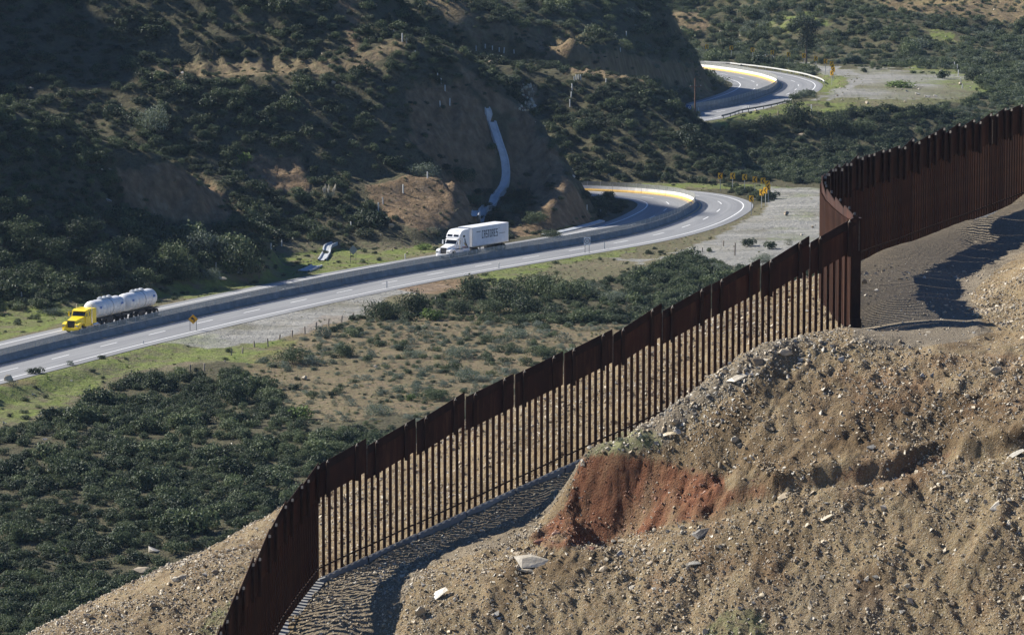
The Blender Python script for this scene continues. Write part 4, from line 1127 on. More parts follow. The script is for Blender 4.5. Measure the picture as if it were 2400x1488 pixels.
def ring(mb, zc, r0, r1, y0, y1, n=28, sx=1.0, cx=0.0, mi=0):
    vs = []
    for k in range(n):
        t = 2 * math.pi * k / n
        for rr, yy in ((r0, y0), (r1, y0), (r1, y1), (r0, y1)): vs.append((cx + math.sin(t) * rr * sx, yy, zc + math.cos(t) * rr))
    fs = []
    for k in range(n):
        q = (k + 1) % n
        for j in range(4): fs.append((k * 4 + j, k * 4 + (j + 1) % 4, q * 4 + (j + 1) % 4, q * 4 + j))
    mb.add(vs, fs, mi)
a = MB(); ring(a, zc, 0.34, 0.43, -0.08, -0.072); a.build('ring', M['sign_red'], bo)
a = MB(); ring(a, zc, 0.11, 0.17, -0.08, -0.072, 16, 0.7, 0.12); a.build('digit', M['sign_black'], bo)
a = MB(); ring(a, zc + .06, 0.06, 0.11, -0.08, -0.072, 16, 0.9, -0.12); a.prism([(-0.07, zc + .06), (-0.02, zc + .06), (-0.06, zc - .17), (-0.13, zc - .17)], 'y', -0.08, -0.072); a.build('digit', M['sign_black'], bo)
flat_sign('warning_sign', 828, 586, 617, "grey back of a diamond sign on two thin posts beside the concrete ditch", 'road sign', 1.25, 1.5, 'diamond', 'sign_back')
flat_sign('small_sign', 562, 633, 646, "small blank grey rectangular sign beside the reddish bush", 'road sign', 0.75, 0.95, 'rect', 'sign_back', 1)
g = hit(1614, 262)
r, bo, zc = flat_sign('blue_sign', 1614, 252, 266, "small blue sign with a white curved mark beside the utility pole", 'road sign', 1.05, 0.85, 'rect', 'sign_blue', 1)
a = MB(); ring(a, zc, 0.16, 0.25, -0.08, -0.072, 18, 1.0, 0.15); a.build('mark', M['sign_white'], bo)
g = hit(1629, 274)
up = empty('utility_pole', g, 0.2, "tall brown wooden utility pole in front of the upper highway", 'utility pole')
hp = float(P(1629, 184, g.y)[2]) - g.z
a = MB(); a.tube((0, 0, -0.3), (0, 0, hp), 0.19, 0.13, 8); a.build('pole', M['pole'], up)
a = MB(); a.box((0.1, 0, hp - 1.6), (2.2, 0.12, 0.14)); a.tube((-0.9, 0, hp - 1.65), (0, 0, hp - 2.5), 0.03, n=5); a.build('crossarm', M['pole'], up)
for s in (-.9, .1, 1.1):
    a = MB(); a.tube((s, 0, hp - 1.5), (s, 0, hp - 1.3), 0.06, n=6); a.build('insulator', M['galv'], up)

POSTS_W = [(923,79,8),(943,99,20),(953,101,13),(974,133,14),(1025,188,16),(1034,196,12),(1043,213,13),(1054,247,16),(1032,252,15),(1002,418,15),(945,453,20),(898,478,15),(887,495,20),(724,560,10),(660,577,14),(635,583,13),(506,627,12),(823,532,12),
           (1116,119,11),(1137,113,9),(1154,117,9),(1170,121,9),(1181,124,12),(1336,251,17),(1338,232,16),(1341,212,15),(1346,193,13),(1351,187,11),(1356,186,10),(1361,188,12),(1420,193,8),(1468,86,12),(1454,121,8),(1205,125,8),
           (1902,262,16),(2238,158,12),(2244,166,14),(2246,180,15),(2252,197,14),(2255,208,10),(1794,137,9),(1814,141,9),(51,698,14),(92,690,12)]
DELIN = [(907,676,17),(1169,629,13),(950,608,13),(1408,506,14),(1376,492,12),(1284,553,10),(1417,584,16),(336,806,8),(1637,262,9),(1755,254,7),(1751,258,8)]
POSTS_WD = [(855,735,16),(829,748,15),(800,756,16),(770,765,18),(742,771,16),(715,783,18),(684,790,16),(655,796,12),(628,813,20),(596,813,13),(568,828,14),(542,833,18),(478,869,18),(446,870,16),(417,884,14),(305,901,16),(277,914,12),(246,939,18),(212,951,18),(158,978,20),
            (1647,592,12),(1695,577,13),(1722,599,30),(1625,591,10),(1022,712,16),(1783,281,11),(1805,276,11),(1823,273,12),(1917,271,9),(1990,263,9),(1595,650,14),(1560,665,16)]
def post(px, py, h, m, w, label, cat, grp, cache={}):
    g = hit(px, py)
    hh = h * g.y / F
    key = (m, w)
    if key not in cache:
        mb = MB(); mb.box((0, 0, 0.5), (w, w, 1.0)); mb.prism([(-w / 2, 1.0), (w / 2, 1.0), (0, 1.0 + 0.04)], 'y', -w / 2, w / 2)
        o = mb.build('fence_post' if 'fence' in cat else 'marker_post', M[m]); cache[key] = o.data
    else:
        o = bpy.data.objects.new('fence_post' if 'fence' in cat else 'marker_post', cache[key]); col.objects.link(o)
    o.location = g - Vector((0, 0, 0.1)); o.scale = (1, 1, hh + 0.1)
    o.rotation_euler = (random.uniform(-.07, .07), random.uniform(-.07, .07), random.uniform(0, 1))
    tag(o, label, cat, grp)
def near_what(px, py):
    if py < 130 and px < 1000: return "on the ridge above the long bench"
    if px < 1060 and py < 260: return "running down the ridge of the dark cut hill"
    if px < 1010 and py < 500: return "on the low brown knoll left of the chute"
    if px < 900: return "at the edge of the brush left of the highway"
    if px < 1210: return "far up between the two hills"
    if px < 1500: return "on the brushy hill between the bends"
    return "on the terrace right of the upper bend"
for x, y, h in POSTS_W: post(x, y, h, 'post_white', 0.16, "pale concrete fence post " + near_what(x, y), 'fence post', 'pale posts ' + near_what(x, y))
DL = ["opposite the big rounded roadside shrubs", "above the roadside shrub clump, nearest the white truck", "on the far verge left of the white truck", "inside the lower bend beside the gutter kerb", "inside the lower bend deepest in shadow", "on the far verge behind the white trailer",
      "just right of the round speed limit sign", "between the amber diamond sign and the small dark shrubs", "next to the utility pole on the upper highway", "by the short dark guardrail, left of a pair", "by the short dark guardrail, right of a pair"]
for (x, y, h), w_ in zip(DELIN, DL): post(x, y, h, 'post_white', 0.13, "slim white marker post " + w_, 'marker post', 'white marker posts along the highway')
for x, y, h in POSTS_WD:
    w = "below the highway at the edge of the open ground" if x < 900 and y < 835 else "along the grassy ledge above the dark scrub" if x < 500 else "on the slope between highway and border fence" if y > 500 else "on the terrace below the upper bend"
    post(x, y, h, 'wood', 0.15, "weathered grey wooden fence post " + w, 'fence post', 'wooden posts ' + w)
# ------------------------------------------------------------------ plants
def shrub_mesh(name, m, seed, blobs=7, n=520, leaf=0.15, flat=0.72, spread=0.55, open_=0.0, m2=None, stems=True):
    r = np.random.RandomState(seed)
    V = []; Fc = []; mi = []
    cs = []
    for k in range(blobs):
        a = r.uniform(0, 2 * np.pi); d = spread * np.sqrt(r.uniform(0, 1)) if k else 0
        cs.append((d * np.cos(a), d * np.sin(a), r.uniform(0.20, 0.55) * flat * (1 - 0.3 * d), r.uniform(0.30, 0.50)))
    cs = np.array(cs)
    i = 0
    while i < n:
        c = cs[r.randint(len(cs))]
        v = r.normal(size=3); v /= np.linalg.norm(v)
        if v[2] < -0.7: v[2] *= -1
        rad = c[3] * (r.uniform(0.35, 1.0) ** 0.4) * (1 + 0.16 * r.normal())
        p = c[:3] + v * rad * np.array([1, 1, 0.9])
        if p[2] < 0.02: p[2] = r.uniform(0.02, 0.2)
        s = leaf * r.uniform(0.55, 1.25)
        nrm = v + r.normal(size=3) * 0.65; nrm /= np.linalg.norm(nrm)
        u = np.cross(nrm, r.normal(size=3)); u /= np.linalg.norm(u) + 1e-9; w = np.cross(nrm, u)
        k = len(V)
        e = r.uniform(0.45, 0.8)
        V += [tuple(p - u * s * .5), tuple(p + w * s * e * .5 + nrm * s * .12), tuple(p + u * s * .5), tuple(p - w * s * e * .5 + nrm * s * .1)]
        Fc.append((k, k + 1, k + 2, k + 3)); mi.append(0 if (m2 is None or r.uniform() < 0.7) else 2)
        i += 1
    if stems:
        for k in range(6):
            a = r.uniform(0, 6.28); t = cs[r.randint(len(cs))]
            b0 = np.array([0.05 * np.cos(a), 0.05 * np.sin(a), -0.08]); b1 = np.array([t[0] * .8, t[1] * .8, t[2]])
            q = len(V); w = 0.022
            V += [tuple(b0 + [w, 0, 0]), tuple(b0 + [-w, w, 0]), tuple(b0 + [-w, -w, 0]), tuple(b1)]
            Fc += [(q, q + 1, q + 3), (q + 1, q + 2, q + 3), (q + 2, q, q + 3)]; mi += [1] * 3
    me = bpy.data.meshes.new(name)
    me.from_pydata(V, [], Fc)
    for x in (m, M['bark']) + ((m2,) if m2 else ()): me.materials.append(x)
    me.polygons.foreach_set("material_index", mi); me.update()
    return me
SH = {
 'dark': [shrub_mesh("shrub dark", M['leaf_dark'], 1, 8, 620, 0.15, m2=M['leaf_olive']), shrub_mesh("shrub dark b", M['leaf_dark'], 2, 6, 520, 0.16)],
 'olive': [shrub_mesh("shrub olive", M['leaf_olive'], 3, 8, 600, 0.14, m2=M['leaf_dark']), shrub_mesh("shrub olive b", M['leaf_olive'], 4, 5, 480, 0.15, 0.85)],
 'sage': [shrub_mesh("shrub sage", M['leaf_sage'], 5, 7, 520, 0.12, 0.6, m2=M['leaf_olive']), shrub_mesh("shrub sage b", M['leaf_sage'], 6, 6, 420, 0.12, 0.7)],
 'brown': [shrub_mesh("shrub brown", M['leaf_brown'], 7, 6, 330, 0.11, 0.65, m2=M['leaf_sage'])],
 'bright': [shrub_mesh("shrub bright", M['leaf_bright'], 8, 6, 520, 0.14, 0.75, m2=M['leaf_olive'])],
}
BIG = {'dark': shrub_mesh("large shrub dark", M['leaf_dark'], 31, 13, 2300, 0.080, 0.85, 0.62, m2=M['leaf_olive']), 'olive': shrub_mesh("large shrub olive", M['leaf_olive'], 32, 12, 2300, 0.075, 0.85, 0.62, m2=M['leaf_dark']),
       'sage': shrub_mesh("large shrub sage", M['leaf_sage'], 33, 12, 2000, 0.065, 0.75, 0.62, m2=M['leaf_olive'])}
KIND = ['dark', 'dark', 'olive', 'olive', 'sage', 'sage', 'brown', 'bright']
KMESH = [SH['dark'][0], SH['dark'][1], SH['olive'][0], SH['olive'][1], SH['sage'][0], SH['sage'][1], SH['brown'][0], SH['bright'][0]]
PROTO = {}
CW = {'dark': 'dark green', 'olive': 'olive green', 'sage': 'grey green', 'brown': 'dry brown', 'bright': 'bright green'}
def put_shrub(px, py, wpx, kind, label, hs=1.0, grp='single shrubs', g=None):
    g = hit(px, py) if g is None else g
    me = BIG[kind] if wpx > 58 and kind in BIG else SH[kind][random.randrange(len(SH[kind]))]
    o = bpy.data.objects.new('shrub', me); col.objects.link(o)
    wpx = wpx * (1.15 if wpx > 58 else 1.1)
    w = wpx * g.y / F / 2 / 0.98
    o.location = g - Vector((0, 0, 0.05)); o.scale = (w, w, w * hs); o.rotation_euler = (0, 0, random.uniform(0, 6.28))
    tag(o, label, 'shrub', grp)
    PROTO.setdefault(me.name, o)
    return o
HAND = [(239,841,25,'dark','small round dark shrub between edge line and green verge',1.1),(165,856,30,'sage','wispy grey shrub hiding part of the white edge line',1.1),(83,876,54,'dark','wide dark shrub on the verge beside a few tan stones',.8),(25,903,42,'brown','brownish shrub by the orange boulder at the frame edge',.9),
 (895,747,95,'olive','broad olive shrub at the pullout end beside a wooden post',1.15),(968,736,98,'dark','rounded dark tree-like shrub touching the broad olive one',1.25),(1003,750,78,'bright','low bright green shrub in front of two big round ones',.8),
 (1075,735,70,'dark','dark shrub right of the pinkish soil patch',1.1),(1100,700,100,'dark','big dark shrub highest of the roadside clump',1.2),(1150,735,85,'olive','olive shrub at the front of the roadside clump',1.0),(1190,715,115,'dark','very wide dark shrub in the middle of the roadside clump',1.1),
 (1262,690,125,'olive','broad shrub reaching up to the highway verge',1.0),(1235,735,105,'dark','dark shrub in the lower middle of the clump',1.0),(1335,700,110,'olive','spreading olive shrub right of the clump middle',1.0),(1385,685,85,'sage','grey green shrub near the right end of the clump',.9),
 (1300,748,85,'dark','dark shrub low in the clump beside open soil',.95),(1360,750,80,'olive','olive shrub low in the clump above the fence top',.9),(1440,745,75,'dark','dark shrub just above the rusty fence plates',.9),(1440,705,85,'sage','pale shrub between clump and border fence',.8),(1500,690,90,'olive','olive shrub on the gully rim by the fence',.8),
 (1594,632,42,'dark','upright dark bush alone by the gully edge',1.9),(1755,577,44,'dark','left one of two dark bushes on the gravel edge',1.2),(1805,583,42,'dark','right one of two dark bushes on the gravel edge',1.2),(1850,575,34,'brown','thin bare twiggy bush beside the orange wall end',1.3),
 (1660,590,24,'olive','small shrub between the wooden posts above the gully',1.1),(1700,640,80,'sage','grey shrub under the two dark bushes',.7),(1790,615,70,'sage','pale grey shrub touching the fence top near the corner',.7),(1620,660,90,'dark','dark shrub in the gully behind the fence',.8),(1550,665,80,'dark','dark gully shrub above the middle fence plates',.8),
 (685,852,92,'olive','wide olive shrub standing alone on brown ground by the posts',1.05),(803,835,72,'dark','round dark shrub alone on brown ground',1.0),(825,788,52,'olive','shrub at the upper edge of the brown field',1.0),(1068,838,80,'sage','grey green shrub in the middle of the brown field',1.0),
 (540,945,108,'dark','big dark shrub at the edge of scrub and brown field',1.15),(362,910,72,'dark','bushy dark tree rising from the grassy ledge',1.35),(628,962,66,'dark','dark shrub right of the biggest scrub bush',1.15),(712,985,82,'bright','yellow green bush at the tip of the scrub',1.0),
 (694,913,42,'dark','small dark shrub in the brown field left half',1.0),(937,918,54,'sage','pale bush in the right half of the brown field',1.0),(966,938,42,'bright','small green bush below a pale one',.9),(898,972,96,'sage','wide grey bush at the foot of the brown field',.7),(1105,892,78,'sage','grey bush close above the rusty plates',.95),
 (1020,935,80,'olive','olive bush touching the top of the border fence',.8),(1046,873,26,'dark','tiny dark bush in open soil',1.0),(1270,833,80,'olive','bush right above the fence in the pinkish soil',.75),(1190,825,60,'olive','bush in dry grass left of the pinkish mound',.8),(1222,790,85,'sage','grey bush in dry grass under the roadside clump',.7),
 (970,835,60,'sage','small grey bush in dry grass',.7),(860,890,50,'sage','small faded bush on open soil',.7),(1000,790,70,'brown','brown bush below the bright low shrub',.7),(1150,800,60,'olive','little olive bush on pink soil',.7),
 (345,305,95,'sage','large grey green bush alone on the shaded slope',1.5),(577,382,62,'bright','bright green bush above the dark cut bank',.9),(1080,425,78,'olive','rounded brownish green bush left of the drainage chute',1.1),(1110,480,52,'olive','green bush low beside the drainage chute',1.2),(975,412,105,'sage','wide silvery bush above the low knoll',.75),
 (850,525,75,'dark','dark bush on the knoll flank beside the cut',.9),(625,510,66,'dark','dark bush under the cut bank end',1.1),(560,640,120,'dark','large dark tree crown hanging over the green verge',1.35),(590,600,95,'dark','dark tree above the reddish bush',1.2),(480,590,120,'sage','pale olive tree crown on the lower slope',1.1),
 (400,620,110,'olive','green tree crown left of the pale one',1.2),(300,600,95,'olive','olive tree crown in the roadside grove',1.2),(250,640,110,'dark','dark tree crown in the roadside grove',1.1),(440,655,80,'dark','dark shrub at the foot of the grove',1.0),(345,680,75,'brown','dull brown shrub at the grove foot behind the tanks',.8),
 (110,600,110,'olive','broad olive crown near the frame edge',1.1),(40,560,100,'olive','olive crown at the frame edge',1.1),(180,560,90,'dark','dark crown between two olive ones',1.1),(70,660,110,'dark','dark shrub mass by the pale post',.9),(200,690,90,'dark','low dark shrub behind the tanker',.7),(485,655,70,'sage','feathery grey shrub at the foot of the grove',1.0),
 (195,725,40,'bright','small leafy green shrub on the verge behind the tanker',.8),(115,735,60,'sage','low tangled shrub on the left verge',.6),(1010,545,50,'brown','dry hummock of brush before the white truck',.7),(860,555,70,'brown','dry grassy hummock behind the diamond sign',.6),(1000,585,60,'bright','green grassy tuft left of the white truck nose',.5),
 (1290,555,60,'olive','bush under the cut slope behind the box trailer',.7),(1255,520,75,'olive','bush on the lower cut above the trailer',.8),(1200,495,60,'sage','pale bush right of the chute foot',.8),
 (2025,170,28,'dark','small round bush at the terrace end',1.1),(2210,185,46,'dark','dark bush beside the leaning white posts',1.2),(2110,205,110,'bright','long green hedge-like bush over the pale boulders',.35),(2285,190,60,'dark','dark bush at the right of the far terrace',1.1),(1905,172,10,'olive','tiny bush on the track edge',1.0),
 (1870,290,90,'dark','big dark bush below the terrace edge',1.3),(1800,300,70,'dark','dark bush right of the slope crest',1.0),(1960,300,85,'dark','dark bush on the terrace bank',1.0),(2020,310,80,'olive','olive bush on the terrace bank',.9),(1930,290,50,'dark','dark bush between two bigger ones on the bank',1.1),(1720,300,60,'olive','olive bush on the grassy shelf',.7),
 (1670,428,26,'olive','small bush behind the chevron row',.9),(1715,440,34,'olive','low bush at the foot of the second chevron post',.7),(1455,1033,30,'sage','grass-like tuft on the lip above the red bank',1.1),(1512,1030,46,'sage','larger grassy tuft on pale rubble above the red bank',1.0)]
for px, py, w, k, lab, hs in HAND:
    if py > 1000: g = hitn(px, py)
    else: g = hit(px, py, 395 if py > 380 else 640)
    put_shrub(px, py, w, k, lab, hs, 'single shrubs and bushes', g)

# reddish bush with a visible stem, pampas grass, tall eucalyptus
g = hit(607, 652)
t = empty('small_tree', g, 0, "reddish brown leafed small tree by the green verge", 'tree')
me = shrub_mesh("red crown", M['leaf_brown'], 21, 6, 380, 0.13, 0.8, m2=M['rock_red'], stems=False)
o = bpy.data.objects.new('crown', me); col.objects.link(o); o.parent = t; o.location = (0, 0, 0.8); o.scale = (1.6, 1.6, 1.7)
mb = MB(); mb.tube((0, 0, -.2), (0.1, 0, 1.6), .11, .06, 6); mb.tube((0.1, 0, 1.2), (-.5, .1, 2.0), .05, .02, 5); mb.tube((0.1, 0, 1.3), (.6, -.1, 2.2), .05, .02, 5); mb.build('trunk', M['bark'], t)
g = hit(772, 470)
t = empty('pampas_grass', g, 0, "clump of pampas grass with cream plumes on the brushy slope", 'grass clump')
rr = random.Random(3); mb = MB()
for k in range(150):
    a = rr.uniform(0, 6.28); L = rr.uniform(.9, 1.7); d = Vector((math.cos(a), math.sin(a), 0)); s = Vector((-d.y, d.x, 0)) * 0.035
    p0 = d * rr.uniform(0, .25); p1 = p0 + d * L * .3 + Vector((0, 0, L * .75)); p2 = p0 + d * L * .85 + Vector((0, 0, L * rr.uniform(.5, .8)))
    n = len(mb.v); mb.v += [tuple(v) for v in (p0 - s, p0 + s, p1 + s, p1 - s, p2)]; mb.f += [(n, n + 1, n + 2, n + 3), (n + 3, n + 2, n + 4)]; mb.m += [0, 0]
mb.build('leaves', M['leaf_sage'], t)
for k in range(11):
    a = rr.uniform(0, 6.28); L = rr.uniform(1.9, 2.7); x = rr.uniform(-1.1, 1.1)
    mb = MB(); q = Vector((x * .45, rr.uniform(-.2, .2), 0)); e = Vector((x, rr.uniform(-.4, .4), L)); m_ = q.lerp(e, .62)
    mb.tube(q, m_, .02, .02, 4); mb.tube(m_, m_.lerp(e, .5), .05, .12, 6); mb.tube(m_.lerp(e, .5), e, .12, .02, 6); mb.build('plume', M['plume'], t)
g = hit(1889, 150, 850)
t = empty('eucalyptus_tree', g, 0, "tall eucalyptus tree standing beyond the distant bend", 'tree')
hh = 112 * g.y / F
mb = MB(); mb.tube((0, 0, -.3), (0.1, 0, hh * .55), .32, .2, 8); mb.tube((.1, 0, hh * .55), (-.1, .1, hh * .92), .2, .06, 7)
rr = random.Random(9); tips = []
for k in range(14):
    z = hh * rr.uniform(.28, .85); a = rr.uniform(0, 6.28); L = rr.uniform(.8, 2.2) * (1.15 - abs(z / hh - .6)); e = Vector((math.cos(a) * L, math.sin(a) * L, z + L * .8))
    mb.tube((.05, 0, z), e, .08, .03, 5); tips.append(e)
mb.build('trunk', M['bark'], t)
r = np.random.RandomState(4); V = []; Fc = []
tips += [Vector((rr.uniform(-1.3, 1.3), rr.uniform(-1.3, 1.3), hh * rr.uniform(.38, .95))) for _ in range(26)]
for e in tips:
    fz = e.z / hh; R = 1.5 * (1.15 - abs(fz - .62) * 1.1)
    for k in range(85):
        v = r.normal(size=3); v /= np.linalg.norm(v); p = np.array(e) * np.array([1.05, 1.05, 1]) + v * R * r.uniform(.4, 1) * np.array([.9, .9, 1.15])
        s = .42 * r.uniform(.5, 1.1); nn = v + r.normal(size=3) * .7; nn /= np.linalg.norm(nn); u = np.cross(nn, r.normal(size=3)); u /= np.linalg.norm(u); w = np.cross(nn, u)
        q = len(V); V += [tuple(p - u * s * .5), tuple(p + w * s * .3), tuple(p + u * s * .5), tuple(p - w * s * .3)]; Fc.append((q, q + 1, q + 2, q + 3))
mesh_obj('crown', V, Fc, M['leaf_dark'], t)

# ------------------------------------------------------------------ scattered cover
def add_attr(me, name, typ, data):
    a = me.attributes.new(name, typ, 'POINT')
    a.data.foreach_set("vector" if typ == 'FLOAT_VECTOR' else "value", np.asarray(data).ravel())
def scatter(name, pts, kinds, rots, scls, protos, label):
    me = bpy.data.meshes.new(name)
    me.vertices.add(len(pts)); me.vertices.foreach_set("co", np.asarray(pts, np.float32).ravel())
    add_attr(me, "kind", 'INT', kinds.astype(np.int32)); add_attr(me, "rot", 'FLOAT_VECTOR', rots.astype(np.float32)); add_attr(me, "scl", 'FLOAT_VECTOR', scls.astype(np.float32))
    o = bpy.data.objects.new(name, me); col.objects.link(o)
    ng = bpy.data.node_groups.new(name, 'GeometryNodeTree')
    ng.interface.new_socket("Geometry", in_out='INPUT', socket_type='NodeSocketGeometry')
    ng.interface.new_socket("Geometry", in_out='OUTPUT', socket_type='NodeSocketGeometry')
    gi = ng.nodes.new('NodeGroupInput'); go = ng.nodes.new('NodeGroupOutput')
    def named(n, t):
        a = ng.nodes.new('GeometryNodeInputNamedAttribute'); a.data_type = t; a.inputs[0].default_value = n; return a.outputs[0]
    ak, ar, as_ = named("kind", 'INT'), named("rot", 'FLOAT_VECTOR'), named("scl", 'FLOAT_VECTOR')
    e2r = ng.nodes.new('FunctionNodeEulerToRotation'); ng.links.new(ar, e2r.inputs[0])
    jn = ng.nodes.new('GeometryNodeJoinGeometry')
    for k, pr in enumerate(protos):
        oi = ng.nodes.new('GeometryNodeObjectInfo'); oi.inputs[0].default_value = pr; oi.inputs[1].default_value = True; oi.transform_space = 'ORIGINAL'
        ip = ng.nodes.new('GeometryNodeInstanceOnPoints')
        cmp_ = ng.nodes.new('FunctionNodeCompare'); cmp_.data_type = 'INT'; cmp_.operation = 'EQUAL'
        ng.links.new(ak, cmp_.inputs[2]); cmp_.inputs[3].default_value = k
        ng.links.new(gi.outputs[0], ip.inputs['Points']); ng.links.new(cmp_.outputs[0], ip.inputs['Selection'])
        ng.links.new(oi.outputs['Geometry'], ip.inputs['Instance']); ng.links.new(e2r.outputs[0], ip.inputs['Rotation']); ng.links.new(as_, ip.inputs['Scale'])
        ng.links.new(ip.outputs[0], jn.inputs[0])
    ng.links.new(jn.outputs[0], go.inputs[0])
    md = o.modifiers.new("scatter", 'NODES'); md.node_group = ng
    return tag(o, label, kind='stuff')

rng = np.random.RandomState(12)
def sample_ground(n, D0, D1, margin=0.02):
    """uniform points over the ground between two distances, inside the view's width"""
    D = np.sqrt(rng.uniform(D0 * D0, D1 * D1, n)); half = 0.1176 + margin
    x = rng.uniform(-half, half, n) * D
    return x, D
BROWN = [(560,800),(700,770),(760,740),(860,750),(1010,755),(1200,760),(1500,760),(1500,1000),(1000,1000),(760,1005),(690,960),(620,900),(560,870)]
OPEN = [[(-50,960),(0,880),(230,830),(480,770),(700,715),(860,680),(1060,655),(1100,640),(1400,590),(1500,560),(1950,430),(1950,590),(1790,600),(1640,575),(1500,640),(1420,660),(1080,655),(1060,690),(860,740),(760,770),(640,830),(520,880),(330,880),(180,960),(60,1000),(-50,1010)],
        [(340,690),(420,655),(600,600),(640,570),(800,560),(1010,550),(1080,560),(1040,600),(600,700),(380,760),(100,830),(-50,850),(-50,740),(100,735)],
        [(1630,285),(1900,235),(1925,165),(1800,150),(1960,150),(2200,165),(2300,180),(2290,235),(2130,255),(1900,262),(1700,300)],
        [(1340,425),(1930,432),(1930,450),(1340,448)],
        [(830,440),(870,405),(1100,400),(1130,500),(1120,560),(960,560),(900,520)], [(2140,65),(2240,80),(2250,110),(2180,95)]]
def density(px, py, x, y, hill):
    px = px + fbm(x, y, 9.0, 3, 411) * 55; py = py + fbm(x, y, 9.0, 3, 412) * 22
    d = np.where(hill, 0.86, 0.80)
    d = np.where(inpoly(px, py, BROWN), 0.42, d)
    for i, p in enumerate(OPEN): d = np.where(inpoly(px, py, p), (0.05, 0.08, 0.03, 0.02, 0.25, 0.05)[i], d)
    for p in GRAV: d = np.where(inpoly(px, py, p), 0.0, d)
    for i, p in enumerate(CUT):
        if i in (12,): continue
        d = np.where(inpoly(px, py, p), (0.10, .25, .20, .16, .2, .6, .6, .25, .3, .30, .05, .2, 0, .05, .05, .45, .3)[i], d)
    d *= np.clip(0.9 + 0.9 * fbm(x, y, 11.0, 3, 401), 0.25, 1.2)
    dd = np.minimum(dist_line(x, y, LOW), dist_line(x, y, UPR))
    d = np.where(dd < 11.5, 0.0, d)
    ch = inpoly(px, py, [(1130,255),(1165,260),(1200,370),(1196,440),(1150,500),(1120,540),(1090,540),(1140,480),(1165,420),(1160,350)])
    d = np.where(ch & (y < 740), 0.0, d)
    return d
def make_scrub(n, D0, D1, smin, smax, base_mix):
    x, y = sample_ground(n, D0, D1)
    z = valley(x, y)
    px, py = proj(x, y, z)
    hill = z > CAMZ - 66.5
    keep = (rng.uniform(0, 1, n) < density(px, py, x, y, hill)) & (px > -90) & (px < 2490) & (py > -60) & (py < 1540)
    x, y, z, px, py = x[keep], y[keep], z[keep], px[keep], py[keep]
    m = len(x)
    patch = fbm(x, y, 22.0, 3, 402); patch2 = fbm(x, y, 9.0, 3, 403)
    u = rng.uniform(0, 1, m) + patch * 0.35
    k = np.zeros(m, int)
    q = np.cumsum(base_mix)
    for i, c in enumerate(q): k[u > c] = i + 1
    k = np.clip(k, 0, 7)
    s = rng.uniform(smin, smax, m) * (1 + 0.35 * patch2) * np.where(rng.uniform(0, 1, m) < 0.08, 1.5, 1.0)
    s = s * np.exp(rng.normal(0, .22, m))
    clump = inpoly(px, py, [(860,690),(1080,640),(1450,610),(1480,740),(1100,755),(860,750)]); s = np.where(clump, s * .6, s)
    inbrown = inpoly(px, py, BROWN)
    s = np.where(inbrown, s * 0.62, s); k = np.where(inbrown & (rng.uniform(0, 1, m) < .72), rng.choice([4, 5, 6], m), k)
    for p in OPEN: s = np.where(inpoly(px, py, p), s * 0.5, s)
    for i, p in enumerate(CUT):
        if i != 12: s = np.where(inpoly(px, py, p), s * 0.62, s)
    grove = inpoly(px, py, [(-50,470),(350,520),(420,560),(640,500),(640,620),(560,650),(380,680),(-50,700)]) & (y < 665)
    s = np.where(grove, s * 1.5, s)
    return np.stack([x, y, z - 0.05], -1), k, s, px, py
def finish(P3, k, s, name, label):
    m = len(P3)
    rot = np.zeros((m, 3)); rot[:, 2] = rng.uniform(0, 6.28, m); rot[:, 0] = rng.normal(0, .08, m); rot[:, 1] = rng.normal(0, .08, m)
    sc = np.stack([s, s * rng.uniform(.85, 1.15, m), s * rng.uniform(.75, 1.2, m)], -1)
    protos = []
    for me in KMESH:
        if me.name not in PROTO: raise RuntimeError(me.name)
        protos.append(SP[me.name])
    return scatter(name, P3, k, rot, sc, protos, label)
# the scatter copies the foliage of unit-size shrubs that stand in the scene as ordinary bushes
SP = {}
spots = [(330,1010,'dark'),(95,1075,'dark'),(210,1150,'olive'),(420,1080,'olive'),(520,1120,'sage'),(300,1250,'sage'),(440,1240,'brown'),(150,1300,'bright')]
for (x, y, kd), me in zip(spots, KMESH):
    o = bpy.data.objects.new('shrub', me); col.objects.link(o); o.location = hit(x, y)
    tag(o, CW[kd] + " shrub among the dense scrub below the grassy ledge", 'shrub', 'shrubs in the dense scrub below the ledge, ' + CW[kd])
    SP[me.name] = o; PROTO.setdefault(me.name, o)
A3, k, s, px, py = make_scrub(33000, 345, 640, 0.65, 1.35, [.13, .26, .42, .57, .73, .86, .945])
# the largest in the picture become single shrubs
vis = (py > 940) & (py < 1480) & (px > 0) & (py < 1490 - (px - 100) * 0.545) & (px < 720)
size = s * F / A3[:, 1] * vis
order = np.argsort(-size)[:185]
for i in order:
    me = KMESH[k[i]]; kd = KIND[k[i]]
    o = bpy.data.objects.new('shrub', me); col.objects.link(o)
    o.location = A3[i]; o.rotation_euler = (0, 0, rng.uniform(0, 6.28)); o.scale = (s[i], s[i], s[i] * rng.uniform(.8, 1.2))
    tag(o, CW[kd] + " shrub among the dense scrub below the grassy ledge", 'shrub', 'shrubs in the dense scrub below the ledge, ' + CW[kd])
rest = np.ones(len(k), bool); rest[order] = False
finish(A3[rest], k[rest], s[rest], 'scrub', "dense chaparral scrub covering the ground below and left of the highway")
A3, k, s, px, py = make_scrub(30000, 640, 860, 0.75, 1.5, [.24, .44, .60, .75, .87, .94, .98])
finish(A3, k, s, 'scrub', "dense dark chaparral scrub on the cut hills behind the highway")
A3, k, s, px, py = make_scrub(32000, 860, 1190, 0.9, 1.75, [.04, .09, .24, .38, .66, .88, .955])  # mostly sage and olive: the paling by haze is put into leaf colour
finish(A3, k, s, 'scrub', "grey green scrub on the far hillsides")

